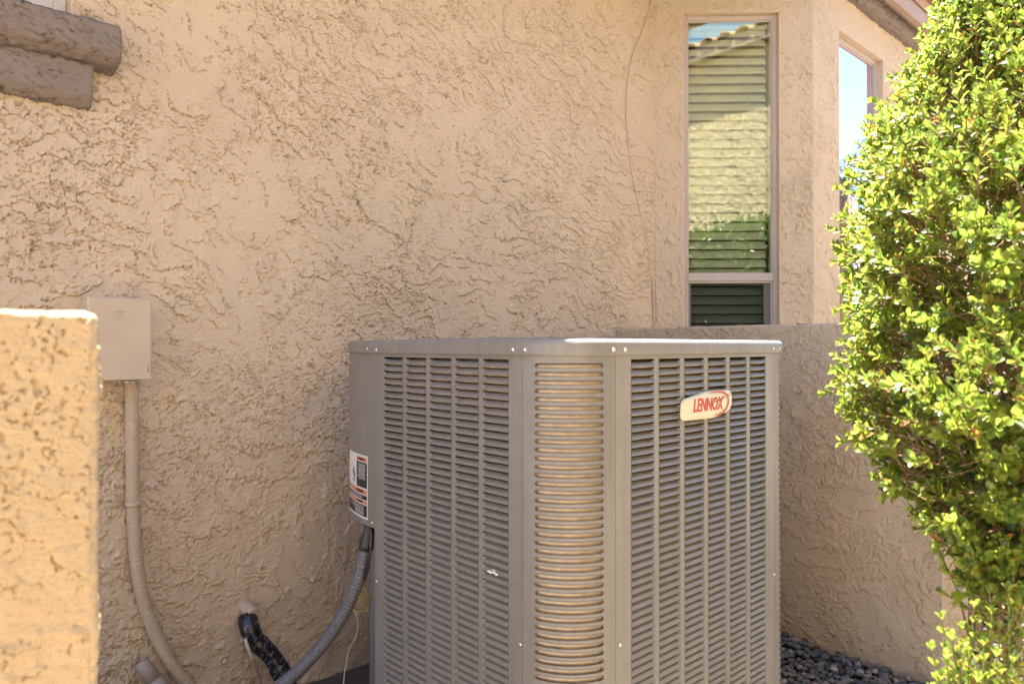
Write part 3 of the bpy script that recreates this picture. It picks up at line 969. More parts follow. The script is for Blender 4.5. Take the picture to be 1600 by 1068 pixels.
for M_, cols, pan in ((ML, lcols, left_panel), (MR, rcols, right_panel)):
    for (u0, u1) in cols:
        for r_ in range(NROW):
            z = TOPZ - (r_ + 1) * PITCH
            T = M_ @ Matrix.Translation((u0, 0, z))
            c = T @ Vector((.038, 0, .005))
            dep = (c - Vector((0, 0, H0))).dot(FWD)
            py = 540 - (c.z - H0) / dep * F
            cells.append((0 if py < 1075 else 1, dep, T, pan))
cells.sort(key=lambda c: (c[0], c[1]))
for _, _, T, pan in cells[:300]:
    o = link('louver_slat', SM, pan)
    o.matrix_basis = T
Vs = np.array([v.co[:] for v in SM.vertices])
for pan in (left_panel, right_panel):
    mb = MB()
    fs = [tuple(p.vertices) for p in SM.polygons]
    for _, _, T, p_ in cells[300:]:
        if p_ is pan: mb.add([T @ Vector(v) for v in Vs], fs)
    o = mb.build('louver_slats', M_AC, pan)
    o['kind'] = 'stuff'

# slotted corner panels --------------------------------------------
def slot_panel(name, cxy, a_from, a_to, parent):
    L = CR * math.pi / 2
    c0, c1 = .155 * L, .845 * L                 # slot extents
    hs, lip = .0042, .0015                       # slot half height, embossed lip
    def P(s_, z, o=0):
        a = R(a_from + (a_to - a_from) * s_ / L)
        return (cxy[0] + (CR + o) * math.cos(a), cxy[1] + (CR + o) * math.sin(a), z)
    ss = [c0 - lip]
    for k in range(1, 5): ss.append(c0 - lip + (hs + lip) * (1 - math.cos(math.pi / 2 * k / 4)))
    m0, m1 = ss[-1], L - ss[-1] + 0
    mid = [m0 + (m1 - m0) * k / 16 for k in range(1, 16)]
    ss = ss + mid + [L - s_ for s_ in ss[::-1]]
    def hh(s_, r_, e0, e1):
        d_ = min(s_ - e0, e1 - s_)
        if d_ >= r_: return r_
        d_ = max(d_, 0)
        return math.sqrt(max(r_ * r_ - (r_ - d_) ** 2, 0))
    e0o, e1o = ss[0], ss[-1]
    ro = hs + lip
    vs, fs = [], []
    def addq(rows):
        n0 = len(vs); w = len(rows[0])
        for r_ in rows: vs.extend(r_)
        for i in range(len(rows) - 1):
            for k in range(w - 1):
                q = n0 + i * w + k
                fs.append((q, q + 1, q + w + 1, q + w))
    full = [L * k / 24 for k in range(25)]
    zt = TOPZ - .003
    nslot = 60
    for s in range(nslot):
        z1 = zt - s * PITCH; z0 = z1 - PITCH; zc = (z0 + z1) / 2
        top = [P(s_, z1) for s_ in ss]; bot = [P(s_, z0) for s_ in ss]
        outer_t = [P(s_, zc + hh(s_, ro, e0o, e1o)) for s_ in ss]
        outer_b = [P(s_, zc - hh(s_, ro, e0o, e1o)) for s_ in ss]
        sc = lambda s_: e0o + lip + (s_ - e0o) * (e1o - e0o - 2 * lip) / (e1o - e0o)
        inn_t = [P(sc(s_), zc + hh(s_, ro, e0o, e1o) * hs / ro, .0011) for s_ in ss]
        inn_b = [P(sc(s_), zc - hh(s_, ro, e0o, e1o) * hs / ro, .0011) for s_ in ss]
        dt = [P(sc(s_), zc + hh(s_, ro, e0o, e1o) * hs / ro, -.003) for s_ in ss]
        db = [P(sc(s_), zc - hh(s_, ro, e0o, e1o) * hs / ro, -.003) for s_ in ss]
        addq([top, outer_t, inn_t, dt]); addq([db, inn_b, outer_b, bot])
        addq([[P(0, z1), P(e0o / 2, z1), P(e0o, z1)], [P(0, z0), P(e0o / 2, z0), P(e0o, z0)]])
        addq([[P(e1o, z1), P((e1o + L) / 2, z1), P(L, z1)], [P(e1o, z0), P((e1o + L) / 2, z0), P(L, z0)]])
    addq([[P(s_, ZT + .004) for s_ in full], [P(s_, zt) for s_ in full]])
    addq([[P(s_, zt - nslot * PITCH) for s_ in full], [P(s_, ZB) for s_ in full]])
    # folded edges (dark seam towards the flat panels)
    for s_ in (.0006, L - .0006):
        addq([[P(s_, ZT), P(s_, ZT, -.02)], [P(s_, ZB), P(s_, ZB, -.02)]])
    o = MB().add(vs, fs).build(name, M_AC, parent)
    me = o.data
    me.polygons.foreach_set('use_smooth', [True] * len(me.polygons))
    me.set_sharp_from_angle(angle=R(32)) if hasattr(me, 'set_sharp_from_angle') else None
    return o
slot_panel('slotted_corner_panel', (1.110, 1.015), 180.5, 269.5, ac)
slot_panel('slotted_corner_panel', (1.739, 1.015), -89.5, -.5, ac)

# coil: horizontal tubes running round behind the panels
mb = MB()
def inner(d_): 
    a = [(AX + d_, 1.50)] 
    b = [(1.110 + (CR - d_) * math.cos(R(t)), 1.015 + (CR - d_) * math.sin(R(t))) for t in range(180, 271, 9)]
    c = [(1.739 + (CR - d_) * math.cos(R(t)), 1.015 + (CR - d_) * math.sin(R(t))) for t in range(-90, 1, 15)]
    return a + b + c + [(1.866 - d_, 1.66)]
path = inner(.0135)
for k in range(62):
    z = TOPZ - .003 - (k + .62) * PITCH
    if z < .03: break
    mb.tube([(p[0], p[1], z) for p in path], .0064, 8, cap=False)
o = mb.build('coil', M_COIL, ac, True)
mb = MB()
path = inner(.026)
loft(mb, [[(p[0], p[1], ZB + .01) for p in path], [(p[0], p[1], ZT - .002) for p in path]], closed=False)
mb.build('coil_backing', M_FIN, ac)

# control-side cover, recess under it, back and base
ZC = .586
mb = MB()
pts = offset(ctrl_arc, 0)
loft(mb, [[(p.x, p.y, ZC) for p in pts], [(p.x, p.y, ZT + .004) for p in pts]], closed=False)
pin = offset(ctrl_arc, -.03)
loft(mb, [[(p.x, p.y, ZC) for p in pin], [(p.x, p.y, ZC) for p in pts]], closed=False)
loft(mb, [[(AX + .0002, 1.5302, ZC), (AX + .02, 1.5302, ZC)], [(AX + .0002, 1.5302, ZT), (AX + .02, 1.5302, ZT)]], closed=False)
mb.build('access_cover', M_AC, ac, True)
mb = MB()
mb.box((AX + .004, 1.531, ZB), (1.14, 1.534, ZC + .05))
mb.box((1.14, 1.531, ZB), (1.143, 1.80, ZC + .05))
mb.add([(1.143, 1.807, ZB), (1.739, 1.807, ZB), (1.739, 1.807, ZT), (1.143, 1.807, ZT)], [(0, 3, 2, 1)])
p4 = offset(br_arc, 0)
loft(mb, [[(p.x, p.y, ZB) for p in p4], [(p.x, p.y, ZT + .003) for p in p4]], closed=False)
mb.add([(1.866, 1.682, ZB), (1.866, 1.015, ZB), (1.866, 1.015, ZT), (1.866, 1.682, ZT)], [(0, 1, 2, 3)])
mb.add([(AX + .1, 1.53, ZC - .002), (1.14, 1.53, ZC - .002), (1.14, 1.8, ZC - .002), (1.07, 1.77, ZC - .002)], [(0, 1, 2, 3)])
mb.build('back_panel', M_AC, ac)
mb = MB()
loft(mb, [ring(-.004, .004), ring(-.004, ZB + .02)])
mb.build('base_pan', M_AC, ac)

# screws
sm = MB()
V0, F0 = ico(2)
me_s = bpy.data.meshes.new('screw')
me_s.from_pydata([(v[0] * .0042, v[1] * .0042, max(v[2], -.1) * .0034) for v in V0], [], F0.tolist())
me_s.materials.append(M_SCREW)
me_s.polygons.foreach_set('use_smooth', [True] * len(F0))
def screw(p, n_, sc=1):
    o = link('screw', me_s, ac)
    o.matrix_basis = Matrix.Translation(p) @ Vector(n_).to_track_quat('Z', 'Y').to_matrix().to_4x4() @ Matrix.Scale(sc, 4)
zr = ZT + .0105
def arcp(c, a, r_): return Vector((c[0] + r_ * math.cos(R(a)), c[1] + r_ * math.sin(R(a)), 0))
ro = .0065
screw(Vector((AX - ro, 1.5135, zr - .002)), (-1, 0, 0))
p = arcp((1.423, 1.529), 176.5, .44 + ro); p.z = zr; screw(p, (-1, .05, 0), .9)
screw(Vector((AX - ro, 1.034, zr)), (-1, 0, 0), 1.15)
p = arcp((1.11, 1.015), 186, CR + ro); p.z = zr; screw(p, (-1, -.1, 0), 1.15)
p = arcp((1.11, 1.015), 264, CR + ro); p.z = zr; screw(p, (-.1, -1, 0), 1.15)
screw(Vector((1.130, AY - ro, zr)), (0, -1, 0), 1.1)
screw(Vector((1.722, AY - ro, zr)), (0, -1, 0))
p = arcp((1.739, 1.015), -83, CR + ro); p.z = zr; screw(p, (.1, -1, 0))
for (px, py, M_, u) in ((589, 907, ML, .008), (815.5, 1005, ML, LL - .004), (972.5, 1005.5, MR, .012), (1210, 896, MR, RL - .004)):
    q = M_ @ Vector((u, .0006, 0))
    dep = q.dot(FWD)
    q.z = H0 - (py - 540) * dep / F
    screw(q, M_.to_3x3() @ Vector((0, 1, 0)), .95)
p = arcp((1.423, 1.529), 178.6, .44 + .0006); p.z = .598; screw(p, (-1, .03, 0), .95)

# badge -------------------------------------------------------------
def text_mesh(body, size, M, mat, name, parent, shear=0., off=0., ext=.0004, sx=1.0, align='CENTER', fit=None):
    c = bpy.data.curves.new(name, 'FONT')
    c.body = body; c.size = size; c.shear = shear; c.offset = off; c.extrude = ext
    c.align_x = align; c.align_y = 'CENTER'; c.resolution_u = 3
    to = bpy.data.objects.new(name, c); COL.objects.link(to)
    dg = bpy.context.evaluated_depsgraph_get()
    me = bpy.data.meshes.new_from_object(to.evaluated_get(dg))
    bpy.data.objects.remove(to)
    bpy.data.curves.remove(c)
    if fit:
        xs_ = [v.co.x for v in me.vertices]; sx = fit / (max(xs_) - min(xs_))
    me.transform(M @ Matrix.Diagonal((sx, 1, 1, 1)))
    me.materials.clear(); me.materials.append(mat)
    return link(name, me, parent)
# badge frame: local x along the face, y up, z outwards
BC = Vector((1.425, AY, .901))
def loc3(c, U, N):
    U = Vector(U); N = Vector(N); Zu = Vector((0, 0, 1))
    return Matrix(((U.x, Zu.x, N.x, c.x), (U.y, Zu.y, N.y, c.y), (U.z, Zu.z, N.z, c.z), (0, 0, 0, 1)))
MBd = loc3(BC, (1, 0, 0), (0, -1, 0))
def rounded(poly, r_, n=6):
    out = []
    m = len(poly)
    for i in range(m):
        p0, p1, p2 = Vector(poly[i - 1]), Vector(poly[i]), Vector(poly[(i + 1) % m])
        a = p1 + (p0 - p1).normalized() * r_; b = p1 + (p2 - p1).normalized() * r_
        for k in range(n + 1):
            t = k / n
            out.append(a * (1 - t) ** 2 + p1 * 2 * t * (1 - t) + b * t * t)
    return out
bo = rounded([(a, b * .88) for a, b in [(-.103, -.034), (.020, -.036), (.094, -.020), (.102, .012), (.094, .033), (.0, .034), (-.100, .017)]], .0145)
def dome(poly, h_, M):
    n = len(poly); vs, fs = [], []
    for (s_, z) in ((1, .0025), (1, .0060), (.985, .0080), (.95, .0092), (.5, .0098)):
        vs += [M @ Vector((p.x * s_, p.y * s_, z)) for p in poly]
    for i in range(4):
        for k in range(n):
            l = (k + 1) % n
            fs.append((i * n + k, i * n + l, (i + 1) * n + l, (i + 1) * n + k))
    vs.append(M @ Vector((0, 0, .0100)))
    fs += [(4 * n + k, 4 * n + (k + 1) % n, 5 * n) for k in range(n)]
    return MB().add(vs, fs)
badge = dome(bo, .01, MBd).build('badge', M_BADGE, ac, True)
text_mesh('LENNOX', .040, MBd @ Matrix.Translation((-.006, -.001, .0106)), M_RED, 'lettering', badge, shear=.24, off=.0007, ext=.0005, fit=.122)
# swoosh round the right end of the word
def ribbon(pts, wid, M, z=.0108, h_=.0007):
    mb = MB(); n = len(pts); L_, R_ = [], []
    for i in range(n):
        p = Vector(pts[i]); t = (Vector(pts[min(i + 1, n - 1)]) - Vector(pts[max(i - 1, 0)])).normalized()
        nn = Vector((-t.y, t.x)) * wid(i / (n - 1)) / 2
        L_.append(p + nn); R_.append(p - nn)
    vs = [M @ Vector((p.x, p.y, z)) for p in L_ + R_]
    mb.add(vs, [(i, n + i, n + i + 1, i + 1) for i in range(n - 1)])
    return mb
sw = [(-.005, .0255), (.03, .0265), (.055, .0245), (.073, .017), (.0795, .004), (.073, -.010), (.058, -.020), (.038, -.0245), (.018, -.0255)]
sw = [p.to_2d() for p in catmull([Vector((a, b, 0)) for a, b in sw], .004)]
ribbon(sw, lambda t: .0008 + .0042 * math.sin(math.pi * t) ** .8, MBd, .0107).build('swoosh', M_RED, badge)

# warning label on the access cover ---------------------------------
label_parts = {}
def lab_patch(mb, s0, s1, z0, z1, o, n=8):
    """patch on the access cover; s measured along the arc from the seam in metres"""
    def P(s_, z):
        a = R(180) - s_ / .44
        return (1.423 + (.44 + o) * math.cos(a), 1.529 + (.44 + o) * math.sin(a), z)
    rows = [[P(s0 + (s1 - s0) * k / n, z) for k in range(n + 1)] for z in (z0, z1)]
    loft(mb, rows, closed=False)
zl0, zl1 = .600, .757
s0, s1 = .034, .190
mb = MB(); lab_patch(mb, s0, s1, zl0, zl1, .0006, 16)
lab = mb.build('warning_label', M_WHITE, ac)
mb = MB()
lab_patch(mb, s0 + .004, s0 + .070, zl0 + .076, zl1 - .018, .0010)
lab_patch(mb, s0 + .004, s1 - .004, zl0 + .047, zl0 + .058, .0010)
lab_patch(mb, s0 + .004, s1 - .004, zl0 + .005, zl0 + .034, .0010)
mb.build('print_block', M_BLACK, lab)
mb = MB()
lab_patch(mb, s0 + .004, s0 + .070, zl1 - .016, zl1 - .005, .0010)
lab_patch(mb, s0 + .004, s1 - .004, zl0 + .060, zl0 + .072, .0010)
lab_patch(mb, s0 + .004, s1 - .004, zl0 + .036, zl0 + .045, .0010)
mb.build('heading_bar', M_ORANGE, lab)
mb = MB()
rnd = random.Random(3)
z = zl1 - .024
while z > zl0 + .096:
    lab_patch(mb, s0 + .010 + rnd.random() * .004, s0 + .050 + rnd.random() * .016, z, z + .0012, .0014, 3); z -= .0036
for zz_ in (zl0 + .0505, zl0 + .0540):
    lab_patch(mb, s0 + .03, s1 - .03, zz_, zz_ + .0011, .0014, 5)
z = zl0 + .030
while z > zl0 + .008:
    lab_patch(mb, s0 + .018 + rnd.random() * .006, s1 - .03 - rnd.random() * .05, z, z + .0011, .0014, 5); z -= .0036
mb.build('text_lines', M_WHITE, lab)
mb = MB()                                   # hand-and-fan pictogram
def blob(cs, cz, rs, rz, n=10):
    def P(s_, z):
        a = R(180) - s_ / .44
        return (1.423 + .4412 * math.cos(a), 1.529 + .4412 * math.sin(a), z)
    mb.add([P(cs + rs * math.cos(i * math.tau / n), cz + rz * math.sin(i * math.tau / n)) for i in range(n)], [tuple(range(n))])
blob(s0 + .088, zl0 + .100, .006, .007); blob(s0 + .093, zl0 + .112, .004, .010); blob(s0 + .101, zl0 + .107, .003, .008); blob(s0 + .094, zl0 + .088, .007, .004)
mb.build('pictogram', M_BLACK, lab)
mb = MB()
for zc_ in (zl1 - .0105, zl0 + .066, zl0 + .0405):
    pass
def lab_text(body, sc_, z, size):
    a = R(180) - sc_ / .44
    c = Vector((1.423 + .4418 * math.cos(a), 1.529 + .4418 * math.sin(a), z))
    N = Vector((math.cos(a), math.sin(a), 0)); U = Vector((-N.y, N.x, 0))
    return text_mesh(body, size, loc3(c, U, N), M_BLACK, 'lettering', lab, ext=.0001, off=.0002)
lab_text('WARNING', s0 + .036, zl1 - .0105, .0085)
lab_text('WARNING', s0 + .045, zl0 + .066, .0095)
lab_text('WARNING', s0 + .045, zl0 + .0405, .0080)

# pale scuff left on one louver
c = onX(768, 890, AX - .002)
mb = MB()
for k in range(7):
    a, b = rnd.uniform(-.016, .014), rnd.uniform(-.005, .004)
    w_, h_ = rnd.uniform(.003, .009), rnd.uniform(.0015, .004)
    poly = [(math.cos(t) * w_ * rnd.uniform(.6, 1), math.sin(t) * h_ * rnd.uniform(.6, 1)) for t in [i * math.tau / 7 for i in range(7)]]
    mb.add([(c.x - .0004 * (k + 1) * .3, c.y + a + p[0], c.z + b + p[1]) for p in poly], [tuple(range(7))])
mb.build('scuff', M_WHITE, ac)

# ------------------------------------------------------------------ electrical box on the wall, conduits, pipes, wires
bx0, bx1, bz0, bz1 = .464, .609, .946, 1.148
by = WY - .088
eb = empty('electrical_box', ((bx0 + bx1) / 2, WY, bz0), 'tan painted electrical disconnect box on the stucco, half behind the near wall', 'electrical box')
MB().bbox((bx0 + .004, by + .012, bz0 + .003), (bx1 - .004, WY + .002, bz1 - .004), .003).build('box_body', M_BOX, eb)
MB().bbox((bx0, by, bz0), (bx1, by + .03, bz1), .0035).build('cover', M_BOX, eb)
mb = MB()
for k, zz_ in enumerate((bz1 - .033, bz1 - .041, bz1 - .049)):
    wv = (.0115, .006, .0115)[k]
    mb.bbox((.5355 - wv, by - .0018, zz_ - .0012), (.5355 + wv, by + .001, zz_ + .0012), .0004)
mb.build('embossed_mark', M_BOX, eb)
mb = MB()
mb.tube([(bx1 - .009, by - .0006, bz0 + .018), (bx1 - .009, by - .0006, bz0 + .038), (bx1 - .004, by - .0006, bz0 + .018), (bx1 - .009, by - .0006, bz0 + .018)], .0011, 4)
mb.build('latch', M_WIRE_K, eb)
MB().bbox((bx0 + .001, by - .0012, bz0 + .0005), (bx1 - .001, by + .001, bz0 + .006), .0005).build('lid_lip', M_BOX, eb)
MB().box((bx0 + .062, by + .03, bz1 - .004), (bx0 + .075, WY, bz1 + .004)).build('hinge_tab', M_BOX, eb)

def corrugated(mb, path, r_, amp, pit, seg=14):
    pts = catmull(path, pit / 4)
    # resample evenly
    out = [pts[0]]; acc = 0
    for i in range(1, len(pts)):
        dd = (pts[i] - pts[i - 1]).length; acc += dd
        if acc >= pit / 4 * .98: out.append(pts[i]); acc = 0
    mb.tube(out, lambda i: r_ + amp * math.cos(i * math.pi / 2), seg)
cy_ = WY - .024
cpath = [onY(206, 590, cy_), onY(206.5, 660, cy_), onY(207.5, 740, cy_), onY(210, 820, cy_), onY(216, 890, cy_ + .002), onY(228, 945, cy_), onY(250, 1000, cy_ - .005), onY(281, 1052, cy_ - .014), onY(330, 1105, cy_ - .03)]
cd = empty('conduit', cpath[-1], 'tan painted ribbed conduit dropping from the electrical box and curving towards the pad', 'conduit')
mb = MB(); corrugated(mb, cpath, .0165, .0006, .0060); mb.build('ribbed_tube', M_CONDUIT, cd, True)
p = cpath[0]
MB().tube([p + Z * .012, p - Z * .006], .021, 20).build('coupling', M_BOX, cd, True)
MB().tube([p + Z * -.007, p - Z * .012], .023, 20).build('locknut', M_SCREW, cd, True)
q = onY(208.8, 786, cy_)
st = MB()
st.tube([q + Z * .007, q + Z * .004, q - Z * .004, q - Z * .007], lambda i: (.0175, .020, .020, .0175)[i], 20)
st.bbox((q.x - .062, WY - .006, q.z - .007), (q.x - .015, WY - .0015, q.z + .007), .001)
st.build('strap', M_CONDUIT, cd, True)

# short stub pipe low on the wall
pa, pb = onY(222, 1034, WY - .03), onY(262, 1088, WY - .075)
sp = empty('pipe', pb, 'short grey-brown pipe stub low on the wall under the conduit bend', 'pipe')
dv = (pb - pa).normalized()
MB().tube([pa - dv * .004, pa, pa + (pb - pa) * .5], lambda i: (.0155, .018, .018)[i], 18).build('pipe_end', M_STUBP, sp, True)
MB().tube([pa + (pb - pa) * .5, pa + (pb - pa) * .52, pb], lambda i: (.018, .0215, .0215)[i], 18).build('coupling', M_STUBP, sp, True)

# line set in black tape coming out of a pvc sleeve
lp = [onY(384, 950, WY + .01), onY(387, 962, WY - .035), onY(391, 980, WY - .06), onY(402, 1000, WY - .07), onY(424, 1022, WY - .085), onY(440, 1048, WY - .10), onY(455, 1082, WY - .12), onY(475, 1125, WY - .14)]
ls = empty('line_set', lp[0], 'refrigerant line bundle wrapped in black printed tape leaving a sleeve in the wall', 'pipe')
w0 = onY(384, 948, WY)
MB().tube([w0 + Vector((0, .01, .006)), w0 + Vector((.001, -.030, -.004)), w0 + Vector((.0012, -.0301, -.0042)), w0 + Vector((.002, -.052, -.012))], lambda i: (.0195, .0195, .0225, .0225)[i], 24).build('sleeve', M_PVC, ls)
pts = catmull(lp[1:], .003)
mb = MB()
sd = [float(v) for v in fbm(np.arange(len(pts)) * .003, np.zeros(len(pts)), .03, 77, 3)]
mb.tube(pts, lambda i: .0255 + .0032 * sd[i] + .0012 * ((i * .003 / .022) % 1), 20)
o = mb.build('tape_wrap', M_TAPE, ls, True)
pr = MB()                               # pale lettering printed slantwise on the tape
rp = random.Random(5)
for k in range(10, len(pts) - 4, 5):
    t = (pts[k + 1] - pts[k - 1]).normalized()
    toc = (Vector((0, 0, H0)) - pts[k]).normalized()
    sdv = t.cross(toc).normalized(); nn = sdv.cross(t).normalized()
    if nn.dot(toc) < 0: nn = -nn
    for rep in range(2):
        th = rp.uniform(-.9, .9)
        N_ = (nn * math.cos(th) + sdv * math.sin(th)).normalized(); S_ = (sdv * math.cos(th) - nn * math.sin(th)).normalized()
        c = pts[k] + N_ * (.0262 + .0032 * sd[k] + .0016)
        for ch in range(5):
            b = c + S_ * (ch - 2) * .0026 + t * (ch - 2) * .0009
            h2 = rp.uniform(.0016, .0026)
            pr.add([b - t * h2 - S_ * .0005, b - t * h2 + S_ * .0003, b + t * h2 + S_ * .0007, b + t * h2 - S_ * .0001], [(0, 1, 2, 3)])
            if rp.random() < .6:
                pr.add([b - t * .0004 - S_ * .001, b - t * .0004 + S_ * .001, b + t * .0003 + S_ * .001, b + t * .0003 - S_ * .001], [(0, 1, 2, 3)])
pr.build('tape_print', M_TAPEPRINT, ls)
# thin control wire beside it
wr = empty('wire', onY(410, 1068, WY - .1), 'thin pale-ended control wire hanging beside the black taped line', 'wire')
wp = [onY(384, 996, WY - .098), onY(389, 1012, WY - .105), onY(396, 1028, WY - .105)]
MB().tube(catmull(wp, .004), .0048, 8).build('pale_sleeve', M_PVC, wr, True)
wp = [onY(396, 1028, WY - .105), onY(403, 1045, WY - .106), onY(408, 1062, WY - .11), onY(418, 1090, WY - .12)]
MB().tube(catmull(wp, .004), .0036, 8).build('wire_run', M_WIRE_R, wr, True)

# grey flexible conduit into the condenser
fp = [at(577, 828, 1.84), at(573, 850, 1.84), at(567, 880, 1.84), at(556, 915, 1.84), at(541, 950, 1.84), at(520, 985, 1.84), at(492, 1020, 1.83), at(462, 1050, 1.82), at(430, 1075, 1.82), at(380, 1100, 1.84)]
fc = empty('conduit', fp[-1], 'grey flexible conduit curving up into the underside of the condenser cover', 'conduit')
mb = MB(); corrugated(mb, fp[1:], .0165, .0010, .0085, 18); mb.build('ribbed_tube', M_FLEX, fc, True)
MB().tube([fp[0] + Z * .03, fp[0], fp[1], fp[1] + (fp[2] - fp[1]) * .25], lambda i: (.013, .013, .0185, .0185)[i], 18).build('fitting', M_WIRE_K, fc, True)
# dark wires beside the fitting
wb = empty('wire', at(578, 880, 1.8), 'black wires hanging under the condenser cover beside the grey conduit', 'wire')
for k in range(3):
    wp = [at(579 + k * .6, 826, 1.80), at(578 + k * 1.5, 845, 1.80), at(580 - k, 862, 1.80), at(577 - k * 2, 885, 1.81), at(572 - k * 2, 905, 1.83)]
    MB().tube(catmull(wp, .005), .0016, 6).build('wire_run', M_WIRE_K, wb, True)
# coiled bundle of thin wire and its tail
wc = empty('wire', at(556, 960, 1.93), 'coiled bundle of thin brassy wire with a loose tail, beside the condenser edge', 'wire')
rw = random.Random(12)
mb = MB()
for k in range(16):
    c = at(562 + rw.uniform(-3, 6), 925 + rw.uniform(-22, 24), 1.93 + rw.uniform(-.03, .03))
    a = rw.uniform(-.5, .9); r1, r2 = rw.uniform(.016, .03), rw.uniform(.005, .012)
    ring_ = []
    for i in range(26):
        t = i * math.tau / 26
        e1, e2 = r1 * math.cos(t), r2 * math.sin(t)
        u_ = e1 * math.cos(a) - e2 * math.sin(a); v_ = e1 * math.sin(a) + e2 * math.cos(a)
        ring_.append(c + RGT * u_ + Z * v_ + FWD * (.006 * math.sin(t * 2 + k)))
    mb.tube(ring_, .0013, 5, closed=True)
mb.build('wire_coil', M_WIRE_G, wc, True)
wp = [at(549, 946, 1.92), at(556, 955, 1.91), at(560, 972, 1.91), at(557, 992, 1.91), at(547, 1012, 1.91), at(541, 1035, 1.91), at(538, 1060, 1.91), at(534, 1095, 1.91)]
MB().tube(catmull(wp, .006), .0022, 7).build('wire_tail', M_WIRE_W, wc, True)

# cable painted in with the wall
kp = [onY(x, y, WY - .005) for x, y in ((1022, -25), (1017, 5), (1003, 50), (988, 88), (980, 140), (980, 200), (986, 262), (999, 325), (1011, 383), (1018, 425))]
kp += [onY(x, y, WY - .008) for x, y in ((1021, 465), (1022, 500), (1022, 560))]
kc = catmull(kp, .012)
cb = empty('cable', kp[-1], 'thin tan cable painted over on the stucco, left of the tall bay window', 'cable')
MB().tube(kc, lambda i: .0024 if i < len(kc) * .72 else .0038, 8).build('cable_run', M_BOX, cb, True)

# brick edging in the gravel
be = empty('garden_edging', at(1516, 965, 2.75), 'red-brown edging block lying in the gravel behind the garden wall end', 'edging')
p = at(1520, 965, 2.78)
MB().bbox((-.20, -.05, -.03), (.20, .05, .03), .006, Matrix.Translation((p.x + .08, p.y - .03, .01)) @ Matrix.Rotation(-.55, 4, 'Z')).build('block', M_BRICK, be)

# ------------------------------------------------------------------ foliage
def leaf_template():
    # spoon-shaped leaf along +Y, length 1, folded along the midrib, tip curling
    rows = [(0, .04, 0), (.25, .10, .03), (.52, .18, .05), (.78, .225, .03), (.94, .13, -.02)]
    vs, fs = [], []
    for (y, w_, z) in rows:
        vs += [(-w_, y, z + w_ * .35), (0, y, z), (w_, y, z + w_ * .35)]
    vs.append((0, 1.02, -.05))
    for i in range(len(rows) - 1):
        q = i * 3
        fs += [(q, q + 1, q + 4), (q, q + 4, q + 3), (q + 1, q + 2, q + 5), (q + 1, q + 5, q + 4)]
    q = (len(rows) - 1) * 3
    fs += [(q, q + 1, 15), (q + 1, q + 2, 15)]
    return np.array(vs, float), np.array(fs)
LV, LF = leaf_template()
def basis(dirs, ups):
    y = dirs / np.linalg.norm(dirs, axis=1)[:, None]
    x = np.cross(y, ups); x /= np.linalg.norm(x, axis=1)[:, None] + 1e-9
    z = np.cross(x, y)
    return np.stack([x, y, z], -1)            # columns
def twig_leaves(base, dirv, length, n, L0, rng, rosette=5):
    """leaves along a twig: returns pos, dir, up, size arrays"""
    dirv = dirv / np.linalg.norm(dirv)
    a = np.cross(dirv, [0, 0, 1.]); 
    if np.linalg.norm(a) < .1: a = np.array([1., 0, 0])
    a /= np.linalg.norm(a); b = np.cross(dirv, a)
    out = []
    tot = n + rosette
    for i in range(tot):
        if i < n: t = (.25 + .7 * i / max(n, 1)); el = .75 + .2 * rng.random(); s_ = L0 * rng.uniform(.75, 1.1)
        else: t = 1.0; el = .35 + .35 * rng.random(); s_ = L0 * rng.uniform(.55, .85)
        ph = i * 2.4 + rng.uniform(-.3, .3)
        rad = a * math.cos(ph) + b * math.sin(ph)
        dl = rad * math.sin(el) + dirv * math.cos(el) + np.array([0, 0, .12])
        up = dirv * math.sin(el) - rad * math.cos(el)
        out.append((base + dirv * length * t, dl, up, s_))
    return out
def build_leaves(name, L, mat, parent, cap_individual=0, me_shared=None):
    pos = np.array([l[0] for l in L]); D = np.array([l[1] for l in L]); U = np.array([l[2] for l in L]); S = np.array([l[3] for l in L])
    B = basis(D, U)
    order = np.arange(len(L))
    if cap_individual:
        cam_p = np.array([0, 0, H0]); fw = np.array(FWD[:]); rg = np.array(RGT[:])
        mid = pos + B[:, :, 1] * S[:, None] * .5
        rel = mid - cam_p
        dep = rel @ fw; px = 800 + F * (rel @ rg) / dep; py = 540 - F * rel[:, 2] / dep
        vis = (px > 0) & (px < 1600) & (py > 0) & (py < 1068)
        face = np.abs(np.einsum('ij,ij->i', B[:, :, 2], rel / np.linalg.norm(rel, axis=1)[:, None]))
        # nearest leaf per coarse cell wins, so that what is picked shows
        score = S / dep * (.35 + face)
        cell = (px // 14).astype(int) * 1000 + (py // 14).astype(int)
        best = {}
        for i in np.where(vis)[0]:
            c = cell[i]
            if c not in best or dep[i] < dep[best[c]]: best[c] = i
        cand = sorted(best.values(), key=lambda i: -score[i])[:cap_individual]
        pick = np.zeros(len(L), bool); pick[cand] = True
        me = bpy.data.meshes.new('leaf'); me.from_pydata(LV.tolist(), [], LF.tolist()); me.materials.append(mat)
        me.polygons.foreach_set('use_smooth', [True] * len(LF))
        for i in cand:
            o = link('leaf', me, parent)
            M = Matrix.Identity(4)
            for r_ in range(3):
                for c_ in range(3): M[r_][c_] = B[i, r_, c_] * S[i]
                M[r_][3] = pos[i, r_]
            o.matrix_basis = M
        order = np.where(~pick)[0]
    V = np.einsum('nij,vj->nvi', B[order], LV) * S[order][:, None, None]
    # individual curl
    V = V + pos[order][:, None, :]
    Fc = LF[None] + (np.arange(len(order)) * len(LV))[:, None, None]
    o = np_mesh(name, V.reshape(-1, 3), Fc.reshape(-1, 3), mat, parent)
    o['kind'] = 'stuff'
    return o

